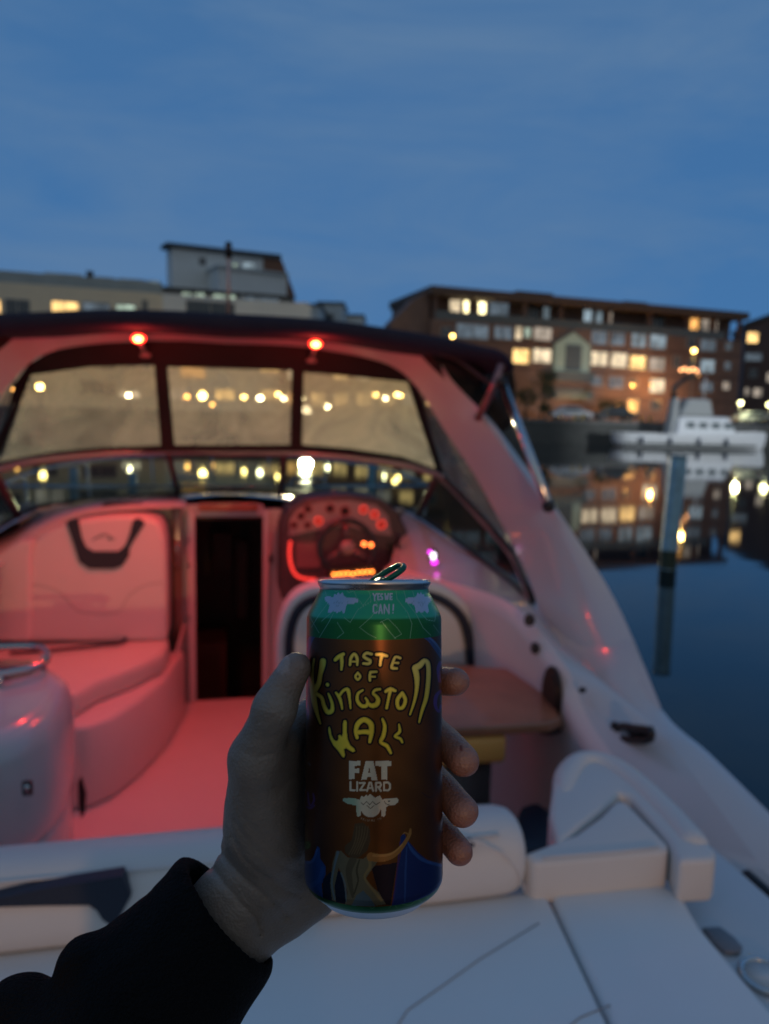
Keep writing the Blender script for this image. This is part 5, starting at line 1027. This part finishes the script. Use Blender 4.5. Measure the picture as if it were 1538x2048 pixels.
# pull tab, lifted
gt = mat('green_tab', (.02, .12, .07), .25, metal=.8, var=.05)
a = RT+CN*.004-CA*.0022
def tabp(x, l): # x across, l along the lifted tab
    dirv = CX*.92*math.cos(R(30))+CN*(-.15)+CA*math.sin(R(30)); dirv = dirv/np.linalg.norm(dirv); sidev = CN*.86-CA*.17+CX*.1; sidev = sidev-dirv*(sidev@dirv); sidev = sidev/np.linalg.norm(sidev)
    return c2w(a+CX*(-.0005)+dirv*l+sidev*x)
m = MB(); m.tube(smooth_path([tabp(x, l) for x, l in ((-.006, .0), (-.0075, .006), (-.0075, .011), (-.0055, .0158), (0, .0175), (.0055, .0158), (.0075, .011), (.0075, .006), (.006, .0), (0, -.003))], 4, True), .0015, 8, closed=True); m.tube([tabp(-.0065, .0055), tabp(.0065, .0055)], .0009, 6)
m.prism([tabp(x, l) for x, l in ((-.006, -.001), (.006, -.001), (.0065, .0055), (-.0065, .0055))], c2w(CA)*.0006)
m.build('pull_tab', gt, lid)
m = MB(); m.prism([c2w(RT-CA*.0035+CX*(-.010+.009*math.cos(q_))+CN*(-.002+.007*math.sin(q_))) for q_ in np.linspace(0, 2*math.pi, 21)[:-1]], c2w(CA)*.0002); m.build('mouth_opening', black, lid, smooth=False)

# ================================================================== PERSON (left hand, sleeve, body behind the camera)
def surfnet(fn, lo, hi, h):
    lo = np.array(lo); n = np.ceil((np.array(hi)-lo)/h).astype(int)+1
    ax = [lo[k]+np.arange(n[k])*h for k in range(3)]
    Xg = np.stack(np.meshgrid(*ax, indexing='ij'), -1).astype(np.float32); val = fn(Xg)
    ins = val < 0; s = [slice(0, -1), slice(1, None)]
    corners = [(i, j, k) for i in (0, 1) for j in (0, 1) for k in (0, 1)]
    cnt = sum(ins[s[i], s[j], s[k]].astype(np.int8) for i, j, k in corners); act = (cnt > 0) & (cnt < 8)
    I = np.argwhere(act); ids = -np.ones(act.shape, np.int64); ids[act] = np.arange(len(I))
    acc = np.zeros((len(I), 3)); num = np.zeros(len(I))
    for c0 in corners:
        for axn in range(3):
            if c0[axn]: continue
            c1 = list(c0); c1[axn] = 1
            v0 = val[I[:, 0]+c0[0], I[:, 1]+c0[1], I[:, 2]+c0[2]]; v1 = val[I[:, 0]+c1[0], I[:, 1]+c1[1], I[:, 2]+c1[2]]
            cr = (v0 < 0) != (v1 < 0); t = np.where(cr, v0/(v0-v1+1e-12), 0)
            p = np.tile(np.array(c0, float), (len(I), 1)); p[:, axn] = t; acc += p*cr[:, None]; num += cr
    V = lo+(I+acc/num[:, None])*h; Q = []
    for axn in range(3):
        b_, c_ = (axn+1) % 3, (axn+2) % 3
        sl0 = [slice(None)]*3; sl1 = [slice(None)]*3; sl0[axn] = slice(0, -1); sl1[axn] = slice(1, None)
        a0, a1 = ins[tuple(sl0)], ins[tuple(sl1)]; E = np.argwhere(a0 != a1); fl = a0[tuple(E.T)]
        ok = (E[:, b_] > 0) & (E[:, c_] > 0) & (E[:, b_] < n[b_]-1) & (E[:, c_] < n[c_]-1); E = E[ok]; fl = fl[ok]
        def g(db, dc):
            e_ = E.copy(); e_[:, b_] -= db; e_[:, c_] -= dc; return ids[tuple(e_.T)]
        q = np.stack([g(1, 1), g(0, 1), g(0, 0), g(1, 0)], -1); q[~fl] = q[~fl][:, ::-1]; Q.append(q)
    Q = np.concatenate(Q); Q = Q[(Q >= 0).all(1)]
    return V, Q
def rc(p, a, b, ra, rb):
    a, b = np.array(a, np.float32), np.array(b, np.float32); v = b-a; w_ = p-a; t = np.clip((w_@v)/(v@v), 0, 1)
    return np.linalg.norm(w_-t[..., None]*v, axis=-1)-(ra+(rb-ra)*t)
def smin(a, b, k): h = np.clip(.5+.5*(b-a)/k, 0, 1); return b*(1-h)+a*h-k*h*(1-h)
def CC(px, py, d): return np.array(((px-769)/F*d, -(py-1024)/F*d, d))
CH = lambda py: None
def cyl(deg, py, r):     # point round the can: deg from +x going behind, height given by photo row at the can's axis
    a = R(deg); y = -(py-1024)/F*.357; h = (RT[1]-y)/CA[1]
    c = RT-CA*h; return c+CX*math.cos(a)*r-CN*math.sin(a)*r
hand_tips = {}
fing = {
 'index': ([cyl(172, 1500, .050), cyl(118, 1425, .0500), cyl(62, 1385, .0465), cyl(16, 1374, .0425)], (.0095, .0088, .0080, .0072)),
 'middle': ([cyl(170, 1578, .052), cyl(112, 1500, .0510), cyl(52, 1487, .0465), cyl(2, 1524, .0432)], (.0098, .0090, .0082, .0079)),
 'ring': ([cyl(168, 1655, .052), cyl(110, 1590, .0500), cyl(52, 1585, .0460), cyl(1, 1622, .0430)], (.0094, .0086, .0079, .0077)),
 'pinky': ([cyl(165, 1725, .050), cyl(110, 1680, .0480), cyl(55, 1670, .0445), cyl(5, 1704, .0412)], (.0086, .0077, .0070, .0068))}
thumb = [CC(520, 1655, .368), CC(512, 1520, .352), CC(548, 1418, .343), CC(590, 1336, .347)]
creases = [([(470, 1640), (500, 1690), (560, 1730), (600, 1745)], 2.2, .0007), ([(455, 1650), (490, 1720), (560, 1775), (605, 1790)], 2.4, .0009), ([(430, 1690), (480, 1750), (540, 1800), (575, 1835)], 3, .0013),
           ([(398, 1705), (450, 1770), (505, 1830), (520, 1870)], 3, .0013), ([(500, 1650), (540, 1690), (600, 1705)], 2, .0006), ([(555, 1590), (580, 1560), (600, 1550)], 2.5, .0006),
           ([(520, 1430), (545, 1436), (565, 1430)], 2, .0007), ([(515, 1442), (545, 1448), (562, 1446)], 2, .0006), ([(480, 1500), (510, 1512), (540, 1508)], 2.2, .0006), ([(520, 1620), (560, 1640), (600, 1630)], 2, .0004), ([(530, 1665), (570, 1690), (605, 1690)], 2, .0005), ([(470, 1600), (490, 1640), (530, 1668)], 1.6, .0004), ([(460, 1668), (500, 1712), (548, 1748)], 1.6, .0004), ([(500, 1720), (545, 1760), (600, 1772)], 1.6, .0004), ([(415, 1720), (465, 1775), (520, 1822)], 1.6, .0005), ([(535, 1385), (552, 1376), (574, 1384)], 1.5, .0005), ([(532, 1396), (552, 1390), (576, 1396)], 1.5, .0005), ([(500, 1560), (530, 1580), (566, 1572)], 1.6, .0003), ([(490, 1470), (515, 1480), (548, 1474)], 1.5, .0004), ([(560, 1640), (585, 1652), (608, 1650)], 1.5, .0004), ([(445, 1690), (452, 1730), (490, 1790)], 1.5, .0004)]
def hand_sdf(p):
    d = rc(p, thumb[0], thumb[1], .0172, .0126)
    d = smin(d, rc(p, thumb[1], thumb[2], .0120, .0096), .006)
    d = smin(d, rc(p, thumb[2], thumb[3], .0098, .0076), .004)
    W0 = CC(505, 1770, .388); W1 = CC(455, 1840, .388)
    pal = rc(p, CC(525, 1600, .380), CC(520, 1740, .385), .0175, .0190)
    pal = smin(pal, rc(p, CC(520, 1740, .385), W1, .0200, .0215), .012)
    pal = smin(pal, rc(p, CC(610, 1770, .402), CC(520, 1800, .395), .0165, .0180), .010)
    pal = smin(pal, rc(p, CC(625, 1785, .392), CC(500, 1850, .392), .0125, .0165), .010)
    pal = smin(pal, rc(p, W1, CC(330, 1985, .378), .0230, .0250), .012)
    for k, e_ in (('index', CC(520, 1690, .392)), ('middle', CC(530, 1730, .396)), ('ring', CC(545, 1770, .398)), ('pinky', CC(560, 1800, .396))):
        pal = smin(pal, rc(p, fing[k][0][0], e_, .0115, .0150), .009)
    d = smin(d, pal, .010)
    d = smin(d, rc(p, CC(548, 1560, .372), fing['index'][0][0], .0120, .0108), .010)
    for k, (q, rr) in fing.items():
        fd_ = rc(p, q[0], q[1], rr[0], rr[1])
        for j in (1, 2): fd_ = smin(fd_, rc(p, q[j], q[j+1], rr[j], rr[j+1]), .0022)
        fd_ = np.minimum(fd_, np.linalg.norm(p-q[1].astype(np.float32), axis=-1)-rr[1]*1.06)
        d = smin(d, fd_, .0028)
    # creases in the skin, cut where the photograph shows them
    X = 769+F*p[..., 0]/p[..., 2]; Y = 1024-F*p[..., 1]/p[..., 2]
    near = (np.abs(d) < .005) & (p[..., 2] < .395); xs_, ys_ = X[near], Y[near]; g = np.zeros(xs_.shape, np.float32)
    for pts, w_, dep in creases:
        dl_ = dline(xs_, ys_, pts, 0); g += dep*1.2*np.exp(-(dl_/(w_*1.5))**2)
    # thumb nail groove
    nu = (xs_-570)*.62+(ys_-1322)*.78; nv = (xs_-570)*.78-(ys_-1322)*.62
    ee = np.hypot(nu/21, nv/30) if False else np.hypot((xs_-566)/15, (ys_-1326)/24)
    g += .0006*np.exp(-((ee-1)/.14)**2)
    # bumps of tendons and soft tissue
    g += .00035*np.sin(xs_*.045+ys_*.02)*np.sin(ys_*.05-xs_*.013)
    d[near] += g
    # press against the can
    rel = p-RT.astype(np.float32); h_ = -(rel@CA.astype(np.float32)); rad = np.linalg.norm(rel+h_[..., None]*CA.astype(np.float32), axis=-1)
    cand = np.maximum(rad-(CR+.0002), np.maximum(h_-.149, -h_)); d = np.maximum(d, -cand)
    return d
HV, HQ = surfnet(hand_sdf, (-.130, -.275, .325), (.052, -.060, .430), .00125)
# smooth a little
def relax(V, Q, it=2, lam=.5):
    for _ in range(it):
        acc = np.zeros_like(V); n_ = np.zeros(len(V))
        for k in range(4):
            for j in (1, 3): np.add.at(acc, Q[:, k], V[Q[:, (k+j) % 4]]); np.add.at(n_, Q[:, k], 1)
        V = V+(acc/np.maximum(n_, 1)[:, None]-V)*lam
    return V
HV = relax(HV, HQ, 2, .45)
per = empty('person', c2w(CC(600, 1600, .38))*0+np.array((-.1, -.45, -1.84)), 'person in a black knitted jacket standing behind the view, left hand holding the can up', 'person')
hc = np.zeros((len(HV), 3)); hc[:] = (.235, .185, .15)
for k, (q, rr) in fing.items():
    dt_ = np.linalg.norm(HV-(q[3]+np.array((0, -.002, 0))), axis=1); hc = lerp(hc, np.array((.27, .11, .085)), (np.exp(-(dt_/.014)**2)*.85)[:, None])
dt_ = np.linalg.norm(HV-thumb[3], axis=1); hc = lerp(hc, np.array((.33, .17, .13)), (np.exp(-(dt_/.012)**2)*.5)[:, None])
px_ = 769+F*HV[:, 0]/HV[:, 2]; py_ = 1024-F*HV[:, 1]/HV[:, 2]
nl = (np.hypot((px_-566)/15, (py_-1326)/24) < .95) & (HV[:, 2] < .36); hc[nl] = (.36, .27, .24)
sc_ = (np.hypot((px_-923)/3.0, (py_-1497)/7) < 1) & (HV[:, 2] < .37); hc[sc_] = (.10, .015, .012)
skin = bpy.data.materials.new('skin'); skin.use_nodes = True; t = skin.node_tree; b = t.nodes['Principled BSDF']
at_ = nn(t.nodes, 'ShaderNodeAttribute', attribute_name='skin_tone'); co_ = nn(t.nodes, 'ShaderNodeTexCoord'); no_ = nn(t.nodes, 'ShaderNodeTexNoise', i_Scale=90.0, i_Detail=8.0, i_Roughness=.7); t.links.new(co_.outputs['Object'], no_.inputs[0])
mx_ = nn(t.nodes, 'ShaderNodeMix', data_type='RGBA', blend_type='MULTIPLY'); mx_.inputs[0].default_value = 1; mr_ = nn(t.nodes, 'ShaderNodeMapRange'); mr_.inputs[3].default_value = .72; mr_.inputs[4].default_value = 1.25
t.links.new(no_.outputs[0], mr_.inputs[0]); t.links.new(at_.outputs['Color'], mx_.inputs[6]); t.links.new(mr_.outputs[0], mx_.inputs[7]); t.links.new(mx_.outputs[2], b.inputs['Base Color'])
b.inputs['Roughness'].default_value = .5; b.inputs['Subsurface Weight'].default_value = .08; b.inputs['Subsurface Radius'].default_value = (.008, .003, .0015); b.inputs['Subsurface Scale'].default_value = .3
vo_ = nn(t.nodes, 'ShaderNodeTexVoronoi', i_Scale=700.0); t.links.new(co_.outputs['Object'], vo_.inputs['Vector']); bp_ = nn(t.nodes, 'ShaderNodeBump', i_Strength=.5, i_Distance=.0006); t.links.new(vo_.outputs['Distance'], bp_.inputs['Height'])
n3_ = nn(t.nodes, 'ShaderNodeTexNoise', i_Scale=140.0, i_Detail=6.0); t.links.new(co_.outputs['Object'], n3_.inputs[0]); b3_ = nn(t.nodes, 'ShaderNodeBump', i_Strength=.35, i_Distance=.0015); t.links.new(n3_.outputs[0], b3_.inputs['Height']); t.links.new(bp_.outputs[0], b3_.inputs['Normal']); t.links.new(b3_.outputs[0], b.inputs['Normal'])
# rest of the body (world coordinates): head, neck, right hand; joined to the same body mesh
hd = np.array((-.035, -.46, -.14))
def body_sdf(p):
    q = (p-hd.astype(np.float32))/np.array((.074, .092, .112), np.float32); d = (np.linalg.norm(q, axis=-1)-1)*.08
    d = smin(d, rc(p, hd+(0, .045, -.07), hd+(0, .05, -.085), .04, .034), .04)
    d = smin(d, rc(p, hd+(0, .090, .0), hd+(0, .108, -.022), .008, .013), .014)
    d = smin(d, rc(p, hd+(-.03, .078, .022), hd+(.03, .078, .022), .014, .014), .02)
    for s in (-1, 1):
        d = smin(d, rc(p, hd+(s*.078, -.005, .02), hd+(s*.076, -.0, -.025), .012, .009), .006)
        d = np.maximum(d, -(np.linalg.norm(p-(hd+(s*.032, .098, .005)).astype(np.float32), axis=-1)-.012))
        d = np.minimum(d, np.linalg.norm(p-(hd+(s*.032, .082, .005)).astype(np.float32), axis=-1)-.0115)
    d = np.maximum(d, -rc(p, hd+(-.022, .104, -.055), hd+(.022, .104, -.055), .0035, .0035))
    d = smin(d, rc(p, hd+(0, -.01, -.08), hd+(0, -.03, -.22), .055, .062), .03); return d
BV, BQ = surfnet(body_sdf, hd-(.13, .13, .27), hd+(.13, .14, .15), .005); BV = relax(BV, BQ, 1)
HVw = c2w(HV); am_ = MB(); am_.tube(smooth_path([c2w(CC(345, 1970, .378)), c2w(np.array((-.155, -.300, .31))), (-.28, -.44, -.44), (-.16, -.48, -.42), (-.06, -.48, -.38)], 3), .022, 8, cap=False)
AV = np.array(am_.V); AQ = np.array(am_.F); nH, nB = len(HVw), len(BV)
ih = int(np.argmin(np.linalg.norm(HVw-AV[0], axis=1))); ib = int(np.argmin(np.linalg.norm(BV-AV[-1], axis=1))); oA = nH+nB
ih2 = int([q for q in HQ if ih in q][0][(list([q for q in HQ if ih in q][0]).index(ih)+1) % 4]); ib2 = int([q for q in BQ if ib in q][0][(list([q for q in BQ if ib in q][0]).index(ib)+1) % 4])
link = np.array([(ih, ih2, oA+1, oA), (nH+ib, nH+ib2, oA+len(AV)-2, oA+len(AV)-1)])
V_ = np.concatenate([HVw, BV, AV]); Q_ = np.concatenate([HQ, BQ+nH, AQ+oA, link]); hcol = np.concatenate([hc, np.tile((.33, .24, .19), (nB+len(AV), 1))])
fast_mesh('body', V_, Q_, skin, per, hcol, 'skin_tone')
# jacket: left sleeve in fine mesh, torso coarser
cuffc = CC(462, 1822, .386); elb = CC(-480, 2860, .30); elb[2] = .30
cdir = CC(330, 1968, .375)-cuffc; cdir = cdir/np.linalg.norm(cdir); cutn = CC(375, 1715, .385)-CC(565, 1925, .385); cutn = cutn/np.linalg.norm(cutn)
cutd = cdir-(cdir@cutn)*cutn; cutd = cutd/np.linalg.norm(cutd)
def sleeve_sdf(p):
    d = rc(p, cuffc-cdir*.03, CC(350, 1945, .378), .0368, .0385)
    d = smin(d, rc(p, CC(350, 1945, .378), CC(150, 2180, .355), .0370, .0430), .01)
    d = smin(d, rc(p, CC(150, 2180, .355), elb, .0430, .055), .01)
    d = smin(d, rc(p, CC(175, 1945, .370), CC(240, 2060, .365), .0175, .023), .005)
    d = smin(d, rc(p, CC(45, 2040, .365), CC(130, 2150, .360), .0210, .026), .005)
    nzz = .0007*np.sin(p[..., 0]*260+np.sin(p[..., 1]*190)*1.5)*np.sin(p[..., 1]*240+p[..., 2]*150)+.0012*np.sin((p@cdir.astype(np.float32))*150+p[..., 0]*40)
    d = d+nzz
    cut = -((p-cuffc.astype(np.float32))@cutd.astype(np.float32))-.0
    dd_ = np.maximum(d, cut+.0) if False else -smin(-d, -cut, .006)
    hol = np.maximum(rc(p, cuffc-cdir*.06, cuffc+cdir*.012, .0300, .0300), -9); return np.maximum(dd_, -hol)
SV, SQ = surfnet(sleeve_sdf, (-.33, -.42, .25), (-.02, -.150, .430), .0028); SV = relax(SV, SQ, 2)
sh_l, sh_r = np.array((-.30, -.47, -.42)), np.array((.10, -.50, -.42)); el_w = c2w(elb)
def torso_sdf(p):
    d = rc(p, (-.24, -.48, -.44), (.04, -.49, -.44), .075, .075)
    t = rc(p, (-.17, -.48, -.50), (-.16, -.50, -.85), .135, .120); t2 = rc(p, (-.03, -.48, -.50), (-.04, -.50, -.85), .135, .120)
    d = smin(d, smin(t, t2, .05), .06); d = smin(d, rc(p, (-.07, -.48, -.40), (-.055, -.48, -.35), .075, .068), .03)
    d = smin(d, rc(p, sh_l, el_w, .066, .052), .03)
    d = smin(d, rc(p, sh_r, (.22, -.40, -.68), .066, .052), .03); d = smin(d, rc(p, (.22, -.40, -.68), (.16, -.20, -.45), .052, .040), .03)
    return d+.0025*np.sin(p[..., 2]*60+p[..., 0]*20)
TV, TQ = surfnet(torso_sdf, (-.48, -.72, -1.05), (.34, -.08, -.24), .012); TV = relax(TV, TQ, 1)
knit = mat('black_knit', (.006, .006, .007), .95, var=.2, vs=40, bump=.8, bs=600, spec=.15)
fast_mesh('jacket', np.concatenate([c2w(SV), TV]), np.concatenate([SQ, TQ+len(SV)]), knit, per)
def legs_sdf(p):
    d = rc(p, (-.17, -.50, -.88), (-.03, -.50, -.88), .125, .125)
    for s in (-1, 1): d = smin(d, rc(p, (-.10+s*.08, -.50, -.95), (-.10+s*.10, -.48, -1.38), .088, .062), .03); d = smin(d, rc(p, (-.10+s*.10, -.48, -1.38), (-.10+s*.11, -.52, -1.78), .062, .050), .02)
    return d
LV, LQ = surfnet(legs_sdf, (-.42, -.72, -1.84), (.22, -.28, -.78), .014); fast_mesh('trousers', relax(LV, LQ, 1), LQ, mat('dark_denim', (.015, .02, .035), .85), per)
for s in (-1, 1):
    m = MB(); x = -.10+s*.11; m.prism([np.array((x+a_, -.52+b_, -1.845)) for a_, b_ in ((-.045, -.09), (.045, -.09), (.05, .08), (.03, .17), (-.03, .17), (-.05, .08))], (0, 0, .07)); m.build('shoe', mat('shoe', (.03, .03, .03), .6), per, bevel=.02, seg=3)
def hair_sdf(p):
    q = (p-(hd+(0, -.012, .012)).astype(np.float32))/np.array((.083, .100, .118), np.float32); d = (np.linalg.norm(q, axis=-1)-1)*.085+.002*np.sin(p[..., 0]*300)*np.sin(p[..., 1]*260)
    return np.maximum(d, (p[..., 1]-(hd[1]+.045))-(p[..., 2]-(hd[2]+.03))*1.2)
V_, Q_ = surfnet(hair_sdf, hd-.14, hd+.15, .006); fast_mesh('hair', relax(V_, Q_, 1), Q_, mat('brown_hair', (.04, .025, .015), .6), per)
# neck of right hand: simple gloved-free hand holding nothing is tucked behind the view
rh = np.array((.145, -.165, -.405))
def rhand(p):
    d = rc(p, rh+(.01, -.03, -.04), rh+(-.03, .03, .05), .024, .022)
    for k in range(4): d = smin(d, rc(p, rh+(-.02+.006*k, .035+.012*k-.02, .06), rh+(-.05+.004*k, .03+.015*k, .085-.006*k), .0085, .0075), .006)
    return smin(d, rc(p, rh+(.0, .03, .03), rh+(.005, .06, .075), .0105, .0085), .008)
V_, Q_ = surfnet(rhand, rh-.12, rh+.13, .004); fast_mesh('right_hand', V_, Q_, skin, per, np.tile((.33, .24, .19), (len(V_), 1)), 'skin_tone')
